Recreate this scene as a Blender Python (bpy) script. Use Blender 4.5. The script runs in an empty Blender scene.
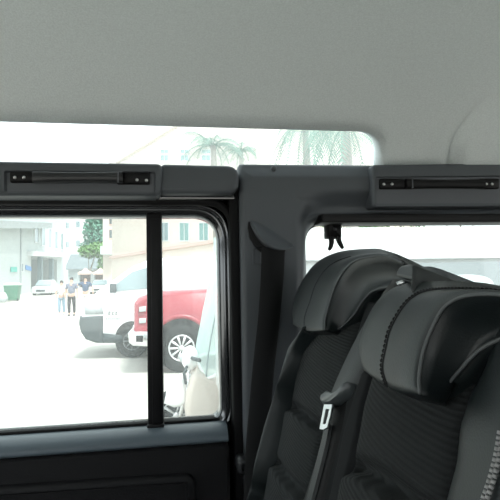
import bpy, bmesh, math, random
from math import sin, cos, pi, radians, sqrt, atan2
from mathutils import Vector, Matrix
random.seed(7)
SC = bpy.context.scene
COL = SC.collection
V = Vector

# ------------------------------------------------------------------ camera, sky, sun, exposure
FPX = 480.0
EYE = V((0, 0, 1.5))
ROT = Matrix.Rotation(radians(-9), 3, 'Z') @ Matrix.Rotation(radians(93.7), 3, 'X') @ Matrix.Rotation(radians(-1.3), 3, 'Z')
cam_d = bpy.data.cameras.new('camera')
cam_d.sensor_width = 36
cam_d.lens = 36 * FPX / 500
cam_d.clip_start = 0.02
cam_d.clip_end = 500
cam = bpy.data.objects.new('camera', cam_d)
cam.matrix_world = Matrix.Translation(EYE) @ ROT.to_4x4()
COL.objects.link(cam)
SC.camera = cam

world = bpy.data.worlds.new('overcast_sky')
SC.world = world
world.use_nodes = True
bg = world.node_tree.nodes['Background']
bg.inputs[0].default_value = (0.93, 0.99, 1.0, 1)
bg.inputs[1].default_value = 1.15

sun_d = bpy.data.lights.new('sun', 'SUN')
sun_d.energy = 2.6
sun_d.angle = radians(12)
sun_d.color = (1.0, 0.97, 0.92)
sun = bpy.data.objects.new('sun', sun_d)
sun.rotation_euler = (radians(26), radians(14), 0)
sun.location = (0, 0, 30)
COL.objects.link(sun)

SC.view_settings.view_transform = 'Standard'
SC.view_settings.look = 'None'
SC.view_settings.gamma = 1
SC.view_settings.exposure = 1.5
SC.view_settings.use_curve_mapping = False
SC.cycles.max_bounces = 10
SC.cycles.diffuse_bounces = 6
SC.cycles.transparent_max_bounces = 16

# ------------------------------------------------------------------ measuring helpers: a sight line met with a real plane
def ray(px, py):
    return ROT @ V(((px - 250) / FPX, (250 - py) / FPX, -1))
def on(px, py, p, n):
    d = ray(px, py)
    p = V(p); n = V(n)
    return EYE + d * ((p - EYE).dot(n) / d.dot(n))
def ay(px, py, Y):
    return on(px, py, (0, Y, 0), (0, 1, 0))
def az(px, py, Z=0.0):
    return on(px, py, (0, 0, Z), (0, 0, 1))
def GZ(y): return .03 * max(0.0, y - 30)
def ag(px, py):
    d = ray(px, py); t = 1.0
    while t < 120 and EYE.z + d.z * t > GZ(EYE.y + d.y * t): t += .05
    return EYE + d * t
def pix(p):
    q = ROT.transposed() @ (V(p) - EYE)
    return 250 + FPX * q.x / -q.z, 250 - FPX * q.y / -q.z
def sst(a, b, x):
    t = max(0.0, min(1.0, (x - a) / (b - a)))
    return t * t * (3 - 2 * t)
def lerp(a, b, t):
    return a + (b - a) * t

# ------------------------------------------------------------------ object helpers
ORI = {}
def thing(name, label, cat, loc, group=None):
    o = bpy.data.objects.new(name, None)
    o.empty_display_size = 0.1
    COL.objects.link(o)
    o.location = loc
    ORI[o] = V(loc)
    o['label'] = label; o['category'] = cat
    if group: o['group'] = group
    return o
def struct(name, loc=(0, 0, 0)):
    o = bpy.data.objects.new(name, None)
    o.empty_display_size = 0.1
    COL.objects.link(o)
    o.location = loc
    ORI[o] = V(loc)
    o['kind'] = 'structure'
    return o
def tag(o, label, cat, group=None):
    o['label'] = label; o['category'] = cat
    if group: o['group'] = group
    return o
def mk(name, verts, faces, mat, parent=None, smooth=True, bevel=0, subsurf=0, seg=2, kind=None, auto=None, flip=False, label=None):
    """verts in world space; the object's origin is its parent's, or its own lowest middle"""
    verts = [V(v) for v in verts]
    if parent is not None:
        org = ORI[parent]
    else:
        lo = V((min(v.x for v in verts), min(v.y for v in verts), min(v.z for v in verts)))
        hi = V((max(v.x for v in verts), max(v.y for v in verts), max(v.z for v in verts)))
        org = V(((lo.x + hi.x) / 2, (lo.y + hi.y) / 2, lo.z))
    me = bpy.data.meshes.new(name)
    me.from_pydata([tuple(v - org) for v in verts], [], faces)
    bm = bmesh.new(); bm.from_mesh(me)
    bmesh.ops.recalc_face_normals(bm, faces=bm.faces)
    if flip: bmesh.ops.reverse_faces(bm, faces=bm.faces)
    bm.to_mesh(me); bm.free()
    me.materials.append(mat)
    o = bpy.data.objects.new(name, me)
    COL.objects.link(o)
    ORI[o] = org
    if parent is not None:
        o.parent = parent
    else:
        o.location = org
    if smooth:
        me.polygons.foreach_set('use_smooth', [True] * len(me.polygons))
        if auto: me.set_sharp_from_angle(angle=radians(auto))
    if bevel:
        m = o.modifiers.new('bevel', 'BEVEL'); m.width = bevel; m.segments = seg
        m.limit_method = 'ANGLE'; m.angle_limit = radians(35); m.harden_normals = False
    if subsurf:
        m = o.modifiers.new('subsurf', 'SUBSURF'); m.levels = subsurf; m.render_levels = subsurf
    if kind: o['kind'] = kind
    if label: o['label'] = label
    return o

class MB:
    """collects pieces that belong to ONE part"""
    def __init__(s): s.v = []; s.f = []
    def add(s, v, f):
        b = len(s.v); s.v += [V(p) for p in v]; s.f += [tuple(i + b for i in q) for q in f]; return s
    def box(s, lo, hi, rot=None, c=None):
        x0, y0, z0 = lo; x1, y1, z1 = hi
        v = [V(p) for p in ((x0, y0, z0), (x1, y0, z0), (x1, y1, z0), (x0, y1, z0), (x0, y0, z1), (x1, y0, z1), (x1, y1, z1), (x0, y1, z1))]
        if rot is not None:
            c = V(c) if c is not None else (V(lo) + V(hi)) / 2
            v = [c + rot @ (p - c) for p in v]
        return s.add(v, [(0, 3, 2, 1), (4, 5, 6, 7), (0, 1, 5, 4), (1, 2, 6, 5), (2, 3, 7, 6), (3, 0, 4, 7)])
    def loft(s, loops, closed=True, cap0=False, cap1=False, ring=False):
        n = len(loops[0]); v = [p for l in loops for p in l]; f = []
        m = len(loops)
        for i in range(m if ring else m - 1):
            i2 = (i + 1) % m
            for j in range(n if closed else n - 1):
                j2 = (j + 1) % n
                f.append((i * n + j, i * n + j2, i2 * n + j2, i2 * n + j))
        if cap0: f.append(tuple(range(n))[::-1])
        if cap1: f.append(tuple((m - 1) * n + j for j in range(n)))
        return s.add(v, f)
    def tube(s, pts, r, n=8, cap=True):
        pts = [V(p) for p in pts]; loops = []
        up = None
        for i, p in enumerate(pts):
            t = (pts[min(i + 1, len(pts) - 1)] - pts[max(i - 1, 0)]).normalized()
            if up is None:
                up = t.orthogonal().normalized()
            up = (up - t * up.dot(t)).normalized()
            b = t.cross(up)
            rr = r[i] if isinstance(r, (list, tuple)) else r
            loops.append([p + (up * cos(2 * pi * k / n) + b * sin(2 * pi * k / n)) * rr for k in range(n)])
        return s.loft(loops, True, cap, cap)
    def ball(s, c, r, n=12, m=8):
        c = V(c); r = V(r) if hasattr(r, '__len__') else V((r, r, r))
        loops = []
        for i in range(m + 1):
            a = -pi / 2 + pi * min(max(i / m, 0.02), 0.98)
            loops.append([c + V((r.x * cos(a) * cos(2 * pi * k / n), r.y * cos(a) * sin(2 * pi * k / n), r.z * sin(a))) for k in range(n)])
        return s.loft(loops, True, True, True)
    def lathe(s, c, ax, prof, n=24):
        """profile of (radius, height along ax)"""
        c = V(c); ax = V(ax).normalized(); u = ax.orthogonal().normalized(); w = ax.cross(u)
        return s.loft([[c + ax * h + (u * cos(2 * pi * k / n) + w * sin(2 * pi * k / n)) * max(r, 1e-4) for k in range(n)] for r, h in prof], True, True, True)
    def prism(s, loop, d):
        """closed outline pushed along d"""
        loop = [V(p) for p in loop]; d = V(d)
        return s.loft([loop, [p + d for p in loop]], True, True, True)
    def build(s, name, mat, parent=None, **k):
        return mk(name, s.v, s.f, mat, parent, **k)

def rrect(c, r, n=8, m=1):
    """rounded quad through four corners; r per corner in metres; n points a corner, m along an edge"""
    c = [V(p) for p in c]; out = []
    if not hasattr(r, '__len__'): r = [r] * 4
    for i in range(4):
        p = c[i]; a = c[i - 1]; b = c[(i + 1) % 4]
        e0 = p + (a - p).normalized() * r[i]; e1 = p + (b - p).normalized() * r[i]
        for k in range(n):
            t = k / (n - 1) if n > 1 else .5
            q = (1 - t) ** 2 * e0 + 2 * t * (1 - t) * p * 0.86 + 2 * t * (1 - t) * 0.14 * (e0 + e1) / 2 + t * t * e1
            out.append(q)
        nx = (i + 1) % 4
        f1 = b + (p - b).normalized() * r[nx]
        for k in range(1, m):
            out.append(e1.lerp(f1, k / m))
    return out
def spline(pts, n):
    """Catmull-Rom through points (any dimension), n samples, even in chord length"""
    pts = [V(p) for p in pts]
    P = [pts[0] * 2 - pts[1]] + pts + [pts[-1] * 2 - pts[-2]]
    L = [0]
    for i in range(len(pts) - 1): L.append(L[-1] + (pts[i + 1] - pts[i]).length)
    out = []
    for k in range(n):
        d = L[-1] * k / (n - 1)
        i = 0
        while i < len(pts) - 2 and d > L[i + 1]: i += 1
        t = (d - L[i]) / max(L[i + 1] - L[i], 1e-9)
        p0, p1, p2, p3 = P[i:i + 4]
        out.append(0.5 * ((2 * p1) + (p2 - p0) * t + (2 * p0 - 5 * p1 + 4 * p2 - p3) * t * t + (3 * p1 - p0 - 3 * p2 + p3) * t ** 3))
    return out
def p2(*a): return [V((x, y)) for x, y in a]

# ------------------------------------------------------------------ materials
def lin(c):
    return tuple(((v / 255) / 12.92 if v / 255 < .04045 else ((v / 255 + .055) / 1.055) ** 2.4) for v in c)
def mat(name, rgb, rough=.5, spec=.5, metal=0, bump=0, scale=60, var=0, kind='noise', detail=4, coat=0, dist=.002):
    m = bpy.data.materials.new(name); m.use_nodes = True
    nt = m.node_tree; b = nt.nodes['Principled BSDF']
    b.inputs['Base Color'].default_value = (*rgb, 1)
    b.inputs['Roughness'].default_value = rough
    b.inputs['Specular IOR Level'].default_value = spec
    b.inputs['Metallic'].default_value = metal
    b.inputs['Coat Weight'].default_value = coat
    if bump or var:
        tc = nt.nodes.new('ShaderNodeTexCoord')
        if kind == 'noise':
            t = nt.nodes.new('ShaderNodeTexNoise'); t.inputs['Scale'].default_value = scale; t.inputs['Detail'].default_value = detail
        elif kind == 'voronoi':
            t = nt.nodes.new('ShaderNodeTexVoronoi'); t.inputs['Scale'].default_value = scale
        nt.links.new(tc.outputs['Object'], t.inputs['Vector'])
        out = t.outputs[0]
        if bump:
            bp = nt.nodes.new('ShaderNodeBump'); bp.inputs['Strength'].default_value = bump; bp.inputs['Distance'].default_value = dist
            nt.links.new(out, bp.inputs['Height']); nt.links.new(bp.outputs[0], b.inputs['Normal'])
        if var:
            mx = nt.nodes.new('ShaderNodeMapRange')
            mx.inputs['To Min'].default_value = 1 - var; mx.inputs['To Max'].default_value = 1 + var
            hs = nt.nodes.new('ShaderNodeVectorMath'); hs.operation = 'SCALE'
            hs.inputs[0].default_value = rgb
            nt.links.new(out, mx.inputs['Value']); nt.links.new(mx.outputs[0], hs.inputs['Scale'])
            nt.links.new(hs.outputs[0], b.inputs['Base Color'])
    return m
def glass_mat(name, tint, dust_haze, dust_haze_col=(.86, .95, .94), spots=True):
    """thin automotive glass with a film of dust that also stands in for flare and haze"""
    m = bpy.data.materials.new(name); m.use_nodes = True
    nt = m.node_tree; nt.nodes.clear()
    out = nt.nodes.new('ShaderNodeOutputMaterial')
    tr = nt.nodes.new('ShaderNodeBsdfTransparent'); tr.inputs[0].default_value = (*tint, 1)
    tl = nt.nodes.new('ShaderNodeBsdfTranslucent'); tl.inputs[0].default_value = (*dust_haze_col, 1)  # pale veil: dusty film plus painted-in flare haze over the street
    gl = nt.nodes.new('ShaderNodeBsdfGlossy'); gl.inputs['Roughness'].default_value = .02
    tc = nt.nodes.new('ShaderNodeTexCoord')
    nz = nt.nodes.new('ShaderNodeTexNoise'); nz.inputs['Scale'].default_value = 260; nz.inputs['Detail'].default_value = 5
    nt.links.new(tc.outputs['Object'], nz.inputs['Vector'])
    mr = nt.nodes.new('ShaderNodeMapRange')
    mr.inputs['From Min'].default_value = .35; mr.inputs['From Max'].default_value = .75
    mr.inputs['To Min'].default_value = dust_haze * .8; mr.inputs['To Max'].default_value = dust_haze * 1.5
    nt.links.new(nz.outputs[0], mr.inputs['Value'])
    mx = nt.nodes.new('ShaderNodeMixShader')
    nt.links.new(mr.outputs[0], mx.inputs[0]); nt.links.new(tr.outputs[0], mx.inputs[1]); nt.links.new(tl.outputs[0], mx.inputs[2])
    m2 = nt.nodes.new('ShaderNodeMixShader'); m2.inputs[0].default_value = .03
    nt.links.new(mx.outputs[0], m2.inputs[1]); nt.links.new(gl.outputs[0], m2.inputs[2])
    nt.links.new(m2.outputs[0], out.inputs[0])
    return m

M = {}
M['headliner'] = mat('headliner_fabric', (.79, .85, .845), .95, .1, bump=.6, scale=380, var=.16, detail=3, dist=.0012)
M['trim'] = mat('grained_grey_plastic', (.070, .078, .087), .5, .4, bump=.35, scale=900, dist=.0006)
M['trim_light'] = mat('handle_pocket_grey_plastic', (.098, .104, .115), .55, .35, bump=.25, scale=900, dist=.0005)
M['black'] = mat('matte_black_plastic', (.005, .005, .0055), .5, .25)
M['rubber'] = mat('black_rubber', (.005, .005, .0055), .65, .2)
M['gloss_black'] = mat('glossy_black_paint', (.008, .008, .009), .12, .6, coat=.5)
M['surround'] = mat('dark_polished_metal', (.10, .105, .11), .16, .6, metal=.75)
M['strap'] = mat('satin_black_handle', (.018, .019, .021), .38, .5)
M['screw'] = mat('steel_screw', (.6, .6, .6), .3, .5, metal=1)
M['sill'] = mat('soft_sill_vinyl', (.085, .11, .13), .42, .5, bump=.3, scale=500, dist=.0008)
M['door'] = mat('black_door_vinyl', (.007, .007, .008), .6, .25, bump=.5, scale=260, dist=.0012, kind='noise')
M['leather'] = mat('black_grained_leather', (.0095, .0135, .0145), .44, .42, bump=.22, scale=800, kind='voronoi', dist=.0004)
M['leather_smooth'] = mat('smooth_bolster_leather', (.0095, .0138, .0148), .46, .35, bump=.2, scale=800, kind='voronoi', dist=.0003)
M['thread'] = mat('black_stitching_thread', (.012, .012, .013), .7, .2)
M['thread_grey'] = mat('dark_grey_seam_thread', (.10, .108, .11), .7, .2)
M['thread_white'] = mat('pale_grey_stitching_thread', (.28, .28, .28), .7, .2)
M['webbing'] = mat('belt_webbing', (.006, .0065, .007), .65, .2, bump=.5, scale=900, dist=.0006)
M['webbing_grey'] = mat('dark_grey_belt_webbing', (.015, .018, .019), .5, .4, bump=.5, scale=900, dist=.0006)
M['steel'] = mat('brushed_steel', (.62, .64, .65), .35, .5, metal=1)
M['grip'] = mat('black_plastic_grey_sheen', (.055, .064, .067), .35, .5)  # black plastic; its grey sheen is painted into the base colour
M['guide'] = mat('dark_guide_plastic', (.022, .025, .026), .4, .5)
M['carpet'] = mat('black_carpet', (.015, .015, .015), .95, .1)
M['concrete'] = mat('pale_concrete', (.48, .465, .43), .9, .2, bump=.2, scale=3, var=.10)  # pale concrete, own tone varied at random by noise
M['glass'] = glass_mat('dusty_hazy_car_glass', (.60, .645, .64), .105)
M['glass_roof'] = glass_mat('dusty_hazy_alpine_glass', (.62, .67, .665), .15)

M['shade_cloth'] = mat('matte_black_shade_cloth', (.012, .013, .014), .9, .15, bump=.3, scale=900, dist=.0005)  # dark cloth; on the middle seat's far bolster it stands in for shade
def fabric_mat():
    m = bpy.data.materials.new('ribbed_seat_fabric'); m.use_nodes = True
    nt = m.node_tree; b = nt.nodes['Principled BSDF']
    b.inputs['Roughness'].default_value = .85; b.inputs['Specular IOR Level'].default_value = .25
    tc = nt.nodes.new('ShaderNodeTexCoord')
    mp = nt.nodes.new('ShaderNodeMapping'); mp.inputs['Rotation'].default_value = (radians(-5), 0, 0)
    nt.links.new(tc.outputs['Object'], mp.inputs[0])
    w = nt.nodes.new('ShaderNodeTexWave'); w.wave_type = 'BANDS'; w.bands_direction = 'Z'
    w.inputs['Scale'].default_value = 85; w.inputs['Distortion'].default_value = .35; w.inputs['Detail'].default_value = 2
    w.inputs['Detail Scale'].default_value = 2.0
    nt.links.new(mp.outputs[0], w.inputs['Vector'])
    nz = nt.nodes.new('ShaderNodeTexNoise'); nz.inputs['Scale'].default_value = 900
    nt.links.new(tc.outputs['Object'], nz.inputs['Vector'])
    cr = nt.nodes.new('ShaderNodeMapRange'); cr.inputs['To Min'].default_value = .75; cr.inputs['To Max'].default_value = 1.2
    nt.links.new(w.outputs[1], cr.inputs['Value'])
    sc = nt.nodes.new('ShaderNodeVectorMath'); sc.operation = 'SCALE'; sc.inputs[0].default_value = (.0125, .0145, .0152)
    nt.links.new(cr.outputs[0], sc.inputs['Scale']); nt.links.new(sc.outputs[0], b.inputs['Base Color'])
    ad = nt.nodes.new('ShaderNodeMath'); ad.operation = 'MULTIPLY_ADD'; ad.inputs[1].default_value = .4
    nt.links.new(nz.outputs[0], ad.inputs[0]); nt.links.new(w.outputs[1], ad.inputs[2])
    bp = nt.nodes.new('ShaderNodeBump'); bp.inputs['Strength'].default_value = .65; bp.inputs['Distance'].default_value = .001
    nt.links.new(ad.outputs[0], bp.inputs['Height']); nt.links.new(bp.outputs[0], b.inputs['Normal'])
    return m
M['fabric'] = fabric_mat()

# ================================================================== LARGE STRUCTURE
g = MB()
N = 12
N = 22
g.add([(x * 220 / N - 110, y * 220 / N - 60, GZ(y * 220 / N - 60)) for y in range(N + 1) for x in range(N + 1)],
      [(j * (N + 1) + i, j * (N + 1) + i + 1, (j + 1) * (N + 1) + i + 1, (j + 1) * (N + 1) + i) for j in range(N) for i in range(N)])
g.build('ground', M['concrete'], kind='structure', smooth=False)

# --- car floor and the unseen sides that keep the cabin shaded
XF, XR = -1.25, 1.75
MB().box((XF, -.75, .62), (XR, 1.02, .68)).build('floor', M['carpet'], kind='structure', smooth=False)
wr = MB()
wr.box((XF, -.80, .62), (XR, -.74, 1.24)); wr.box((XF, -.80, 1.68), (XR, -.74, 1.97))
for xa_, xb_ in ((XF, -1.1), (-.02, .10), (1.4, XR)): wr.box((xa_, -.80, 1.24), (xb_, -.74, 1.68))
wr.build('wall_right', M['door'], kind='structure', smooth=False)
wr = MB()
wr.box((XF - .05, -.80, .62), (XF, 1.02, 1.15)); wr.box((XF - .05, -.80, 1.68), (XF, 1.02, 1.97))
wr.build('wall_front', M['door'], kind='structure', smooth=False)
wr = MB()
wr.box((XR, -.80, .62), (XR + .05, 1.02, 1.22)); wr.box((XR, -.80, 1.75), (XR + .05, 1.02, 2.0)); wr.box((XR, .75, 1.22), (XR + .05, 1.02, 1.75)); wr.box((XR, -.80, 1.22), (XR + .05, -.55, 1.75))
wr.build('wall_rear', M['trim'], kind='structure', smooth=False)

# --- headliner: columns along the car, each its own start height above the roof window or the trim
ROOF = [(.905, 1.8003), (.885, 1.815), (.85, 1.842), (.79, 1.878), (.70, 1.912), (.58, 1.936), (.42, 1.948), (.2, 1.952), (-.2, 1.955), (-.80, 1.957)]
LOW = [(.965, 1.745), (.94, 1.77), (.922, 1.785)]
def headliner():
    xa = ay(360, 129, .905).x; xb = ay(384.5, 160, .95).x
    xs = [XF + (xa - XF) * i / 30 for i in range(31)]
    k = 14
    arc = [(xa + (xb - xa) * sin(pi / 2 * i / k), i / k) for i in range(1, k + 1)]
    full = LOW + ROOF
    dense = spline([(0, *p) for p in full], 60)
    dense = [(p.y, p.z) for p in dense]
    s_top = min(range(60), key=lambda i: abs(dense[i][1] - 1.8003))
    def at(s):
        s = max(0, min(58.999, s)); i = int(s); t = s - i
        return lerp(dense[i][0], dense[i + 1][0], t), lerp(dense[i][1], dense[i + 1][1], t)
    cols = []
    for x in xs: cols.append((x, s_top))
    for x, t in arc: cols.append((x, s_top * (1 - (1 - sqrt(max(0, 1 - t * t)))) if t < 1 else 0))
    fix = []
    for x, t in arc: pass
    cols = [(x, s_top) for x in xs]
    for i in range(1, k + 1):
        a = pi / 2 * i / k
        cols.append((xa + (xb - xa) * sin(a), s_top * (1 - (1 - cos(a)) * 1.0)))
    for i in range(1, 91): cols.append((xb + .45 * i / 90, 0))
    for i in range(1, 21): cols.append((xb + .45 + (XR - xb - .45) * i / 20, 0))
    def trace(pts):
        out = []
        for px, py in pts:
            best = None
            for i_, (y, z) in enumerate(dense):
                x = .6
                for _ in range(12): x += (px - pix((x, y, z))[0]) * .001
                e = abs(pix((x, y, z))[1] - py)
                if best is None or e < best[0]: best = (e, i_, x)
            out.append((best[1], best[2]))
        return out
    T0 = trace([(433, 163), (433, 142), (436, 128), (444, 112), (458, 95), (480, 80)])
    T1 = trace([(448.5, 163), (450.5, 142), (456, 128), (466, 111), (482, 98), (505, 89)])
    def tr(T, q):
        T = sorted(set(T))
        for (a, b), (c, d_) in zip(T, T[1:]):
            if q <= c: return b + (d_ - b) * (q - a) / max(c - a, 1e-6)
        return T[-1][1] + (T[-1][1] - T[-2][1]) / max(T[-1][0] - T[-2][0], 1) * (q - T[-1][0])
    send = max(T1)[0]
    verts = []; R = 56
    for x, s0 in cols:
        for j in range(-2, R + 1):
            if j < 0:                                   # the lip turned out towards the glass
                y, z = at(s0); y += .012 * -j; z += .004 * -j
                verts.append(V((x, y, z))); continue
            s = 59 * (j / R) + s0 * (1 - j / R) ** 2
            y, z = at(s)
            v = V((x, y, z))
            # pressed fold behind the roof window, running up and rearwards
            low = sst(.35, .93, y)
            f0 = tr(T0, s); f1 = tr(T1, s)
            fd = 1 - sst(send - 6, send + 4, s)
            d = (.007 * sst(f0 - .02, f0 + .006, x) - .003 * math.exp(-((x - f0) / .006) ** 2) + .018 * sst(f1 - .004, f1 + .018, x) - .006 * math.exp(-((x - f1 + .006) / .008) ** 2)) * fd
            v += V((0, -.8, -.45)) * d * low
            # seam line across the roof
            v.z += .004 * sst(.60, .585, y)
            verts.append(v)
    n = R + 3; f = []
    for i in range(len(cols) - 1):
        for j in range(n - 1):
            f.append((i * n + j, i * n + j + 1, (i + 1) * n + j + 1, (i + 1) * n + j))
    o = mk('ceiling', verts, f, M['headliner'], kind='structure')
    m = o.modifiers.new('solid', 'SOLIDIFY'); m.thickness = .012; m.offset = -1
    return o
headliner()

# --- alpine roof window
def alpine():
    a = ay(-160, 114, .935); b = ay(395, 128, .935); zt = 1.835; zb = 1.735
    c = [(-1.2, .985, zb), (.52, .985, zb), (.52, .925, zt), (-1.2, .925, zt)]
    w = struct('window_1', (-.3, .97, zb))
    MB().add([V(p) for p in c], [(0, 1, 2, 3)]).build('pane', M['glass_roof'], w, smooth=False)
    e = spline([ay(383, 165, .952), ay(382.5, 156, .95), ay(380, 147, .947), ay(375, 139, .942)], 12)
    MB().tube([p + V((.006, 0.012, 0)) for p in e], .006, 8).build('seal', M['rubber'], w)
alpine()

# --- upper rail above the door
def slab(name, corners, r, depth, mat_, parent, edge=.006, back=None):
    """rounded panel standing depth in front of its back; edge = rounding of the front rim"""
    L = rrect(corners, r, 6, 6)
    cen = sum(L, V()) / len(L)
    def ins(loop, d): return [p + (cen - p).normalized() * d for p in loop]
    nrm = V((0, -1, 0))
    loops = [[p + V((0, depth, 0)) for p in L], [p + V((0, edge, 0)) for p in L]]
    q = [(V(c)) for c in corners]
    for k in range(1, 5):
        a = pi / 2 * k / 4
        loops.append([p + V((0, edge * (1 - sin(a)), 0)) for p in shrink(L, edge * (1 - cos(a)))])
    mb = MB().loft(loops, True, True, True)
    return mb
def shrink(L, d):
    """inset of a closed, near planar X-Z loop"""
    n = len(L); out = []
    for i in range(n):
        t = (L[(i + 1) % n] - L[i - 1]); nn = V((-t.z, 0, t.x))
        nn = nn.normalized() if nn.length > 1e-9 else V()
        out.append(L[i] + nn * d)
    return out
def orient(L):
    a = sum(L[i].x * L[(i + 1) % len(L)].z - L[(i + 1) % len(L)].x * L[i].z for i in range(len(L)))
    return L if a > 0 else L[::-1]
def panel(name, corners, r, depth, mat_, parent, edge=.006, pocket=None, pr=.006, pdepth=.008, pmat=None):
    """slab with an optional sunk pocket in its face"""
    L = orient(rrect(corners, r, 6, 8))
    loops = [[p + V((0, depth, 0)) for p in L], [p + V((0, edge, 0)) for p in L]]
    for k in range(1, 6):
        a = pi / 2 * k / 5
        loops.append([p + V((0, edge * (1 - sin(a)), 0)) for p in shrink(L, edge * (1 - cos(a)))])
    if pocket is None:
        return MB().loft(loops, True, True, True).build(name, mat_, parent, auto=50)
    Pk = rrect(pocket, pr, 6, 8)
    Pk2 = orient(Pk)
    # start both loops at the same corner
    s = min(range(len(Pk2)), key=lambda i: (Pk2[i] - L[0]).length)
    Pk2 = Pk2[s:] + Pk2[:s]
    loops.append(Pk2)
    loops.append([p + V((0, pdepth, 0)) for p in shrink(Pk2, pdepth * .5)])
    o = MB().loft(loops, True, True, False).build(name, mat_, parent, auto=40)
    MB().add(loops[-1], [tuple(range(len(Pk2)))]).build('handle_pocket', pmat, o, smooth=False)
    return o
t1 = struct('trim_1', (-.3, .95, 1.68))
panel('rail_panel', [V((-1.22, .915, ay(-150, 158.5, .915).z)), ay(163, 163.2, .915), ay(161, 196, .915), V((-1.22, .915, ay(-150, 196.5, .915).z))], [.01, .012, .012, .01], .11, M['trim'], t1, .008,
      [ay(4, 170.5, .915), ay(155.5, 171.5, .915), ay(155.5, 193.3, .915), ay(4, 192.6, .915)], .004, .006, M['trim_light'])
panel('rail_end', [ay(160, 163.4, .925), ay(239.3, 165.3, .925), ay(239.3, 193.5, .925), ay(158, 193.6, .925)], [.010, .022, .022, .010], .1, M['trim'], t1, .009)

# --- pillar and header panel around the rear side window
def pillar():
    t = struct('trim_2', (.3, .95, .9))
    zi = 1.625
    wl = ay(305.5, 250, .985).x; wt = ay(320, 222, .985).z
    inner = rrect([(wl, .985, wt), (1.45, .985, wt), (1.45, .985, 1.2), (wl, .985, 1.2)], [.045, .06, .06, .05], 14, 40)
    ox = ay(242.5, 300, .94).x; ot = ay(300, 162.8, .94).z
    outer = rrect([(ox, .94, ot), (1.7, .94, ot + .012), (1.7, .94, .72), (ox - .004, .94, .72)], [.006, .006, .006, .006], 14, 40)
    loops = []
    K = 44
    def H(p):
        x, y = pix(p)
        dx, dy, r_ = x - 298, y - 191, 34
        sd = r_ - math.hypot(r_ - dx, r_ - dy) if dx < r_ and dy < r_ else min(dx, dy)
        h = -.024 * sst(-3, 16, sd)                       # the header is set back behind a rounded step
        h -= .010 * max(0, min(1, (177 - y) / 11))        # chamfer along the top
        return h
    loops.append([p + V((0, .05, 0)) for p in inner])
    loops.append([p + V((0, .004, 0)) for p in inner])
    for k in range(K + 1):
        t_ = k / K
        tt = t_ ** 1.3
        lp = []
        for a, b in zip(inner, outer):
            p = a.lerp(b, tt)
            d = (p - a).length; dd = (b - p).length
            y = .94
            y = lerp(.985, .94, sst(0, .020, d) ** .6)
            q = V((p.x, .94, p.z))
            y -= H(q) * sst(0, .03, d)
            y += .010 * (1 - sqrt(max(0, 1 - max(0, 1 - dd / .012) ** 2)))
            lp.append(V((p.x, y, p.z)))
        loops.append(lp)
    loops.append([p + V((0, .10, 0)) for p in outer])
    MB().loft(loops, True).build('pillar_panel', M['trim'], t)
    # moulded hood the belt runs out of
    edge = spline([V((*q, 0)) for q in ((249.5, 221.5), (251.5, 228), (256, 237), (262, 244.5), (270, 249.5), (279, 251), (287, 249.5), (294, 245.5))], 24)
    fade = spline([V((*q, 0)) for q in ((250.5, 220.5), (256, 221), (264, 225), (272, 230), (280, 235.5), (286, 239.5), (291, 243), (294.5, 245))], 24)
    Lp = []
    for j in range(9):
        u = j / 8
        row = []
        for i in range(24):
            e = edge[i].lerp(fade[i], u); w = sin(pi * i / 23) ** .6
            hgt = .034 * w * (1 - sst(0, 1, u)) + .0005
            p = ay(e.x, e.y, .938 - hgt * .0)
            row.append(V((p.x, .939 - hgt, p.z)))
        Lp.append(row)
    rim = [p + V((0, .0, 0)) for p in Lp[0]]
    back = [V((p.x, .942, p.z + .001)) for p in Lp[0]]
    MB().loft([back, rim] + Lp[1:], False).build('belt_hood', M['trim'], t)
    slot = [ay(*q, .9365) for q in ((248.3, 222), (247.8, 228), (250, 238), (255, 247), (262, 253.5), (284, 253.5), (286, 249), (278, 250), (268, 247), (259, 240), (254, 231), (252, 222))]
    MB().prism(slot, (0, .004, 0)).build('belt_slot', M['black'], t, smooth=False)
    pk = rrect([ay(252.5, 247, .9385), ay(262, 247, .9385), ay(262, 265, .9385), ay(252.5, 265, .9385)], .006, 6, 1)
    pk = orient(pk)
    MB().loft([[p + V((0, .003, 0)) for p in pk], [p + V((0, -.002, 0)) for p in pk], [p + V((0, -.002, 0)) for p in shrink(pk, .0025)], [p + V((0, .003, 0)) for p in shrink(pk, .005)]], True, True, True).build('belt_slot_pocket', M['trim'], t)
    c = ay(274, 168.5, .905)
    MB().lathe(c, (0, -1, 0), [(.0055, -.006), (.0055, .001), (.004, .003), (.001, .0032)], 16).build('trim_plug', M['trim'], t)
    # black inner frame and glass of the rear side window
    w = struct('window_2', (.8, 1.0, 1.2))
    fr = [p + V((0, .012, 0)) for p in inner]
    cen = V(((wl + 1.45) / 2, 0, (wt + 1.2) / 2))
    inw = [V((p.x, 1.0, p.z)) for p in shrink(orient(fr), .004)]
    o2 = orient(fr); s_ = 0
    MB().loft([[p + V((0, .05, 0)) for p in o2], o2, [p + V((0, -.004, 0)) for p in shrink(o2, .002)], inw, [p + V((0, .03, 0)) for p in inw]], True).build('window_frame', M['rubber'], w)
    a_ = ay(322, 213.5, .925); b_ = ay(322, 222.5, .925)
    MB().box((a_.x, .925, b_.z), (1.5, .99, a_.z)).build('upper_frame', M['black'], w, bevel=.003)
    MB().add([V((wl - .03, 1.015, 1.17)), V((1.48, 1.015, 1.17)), V((1.48, 1.015, wt + .03)), V((wl - .03, 1.015, wt + .03))], [(0, 1, 2, 3)]).build('pane', M['glass'], w, smooth=False)
    return t
pillar()

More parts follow.
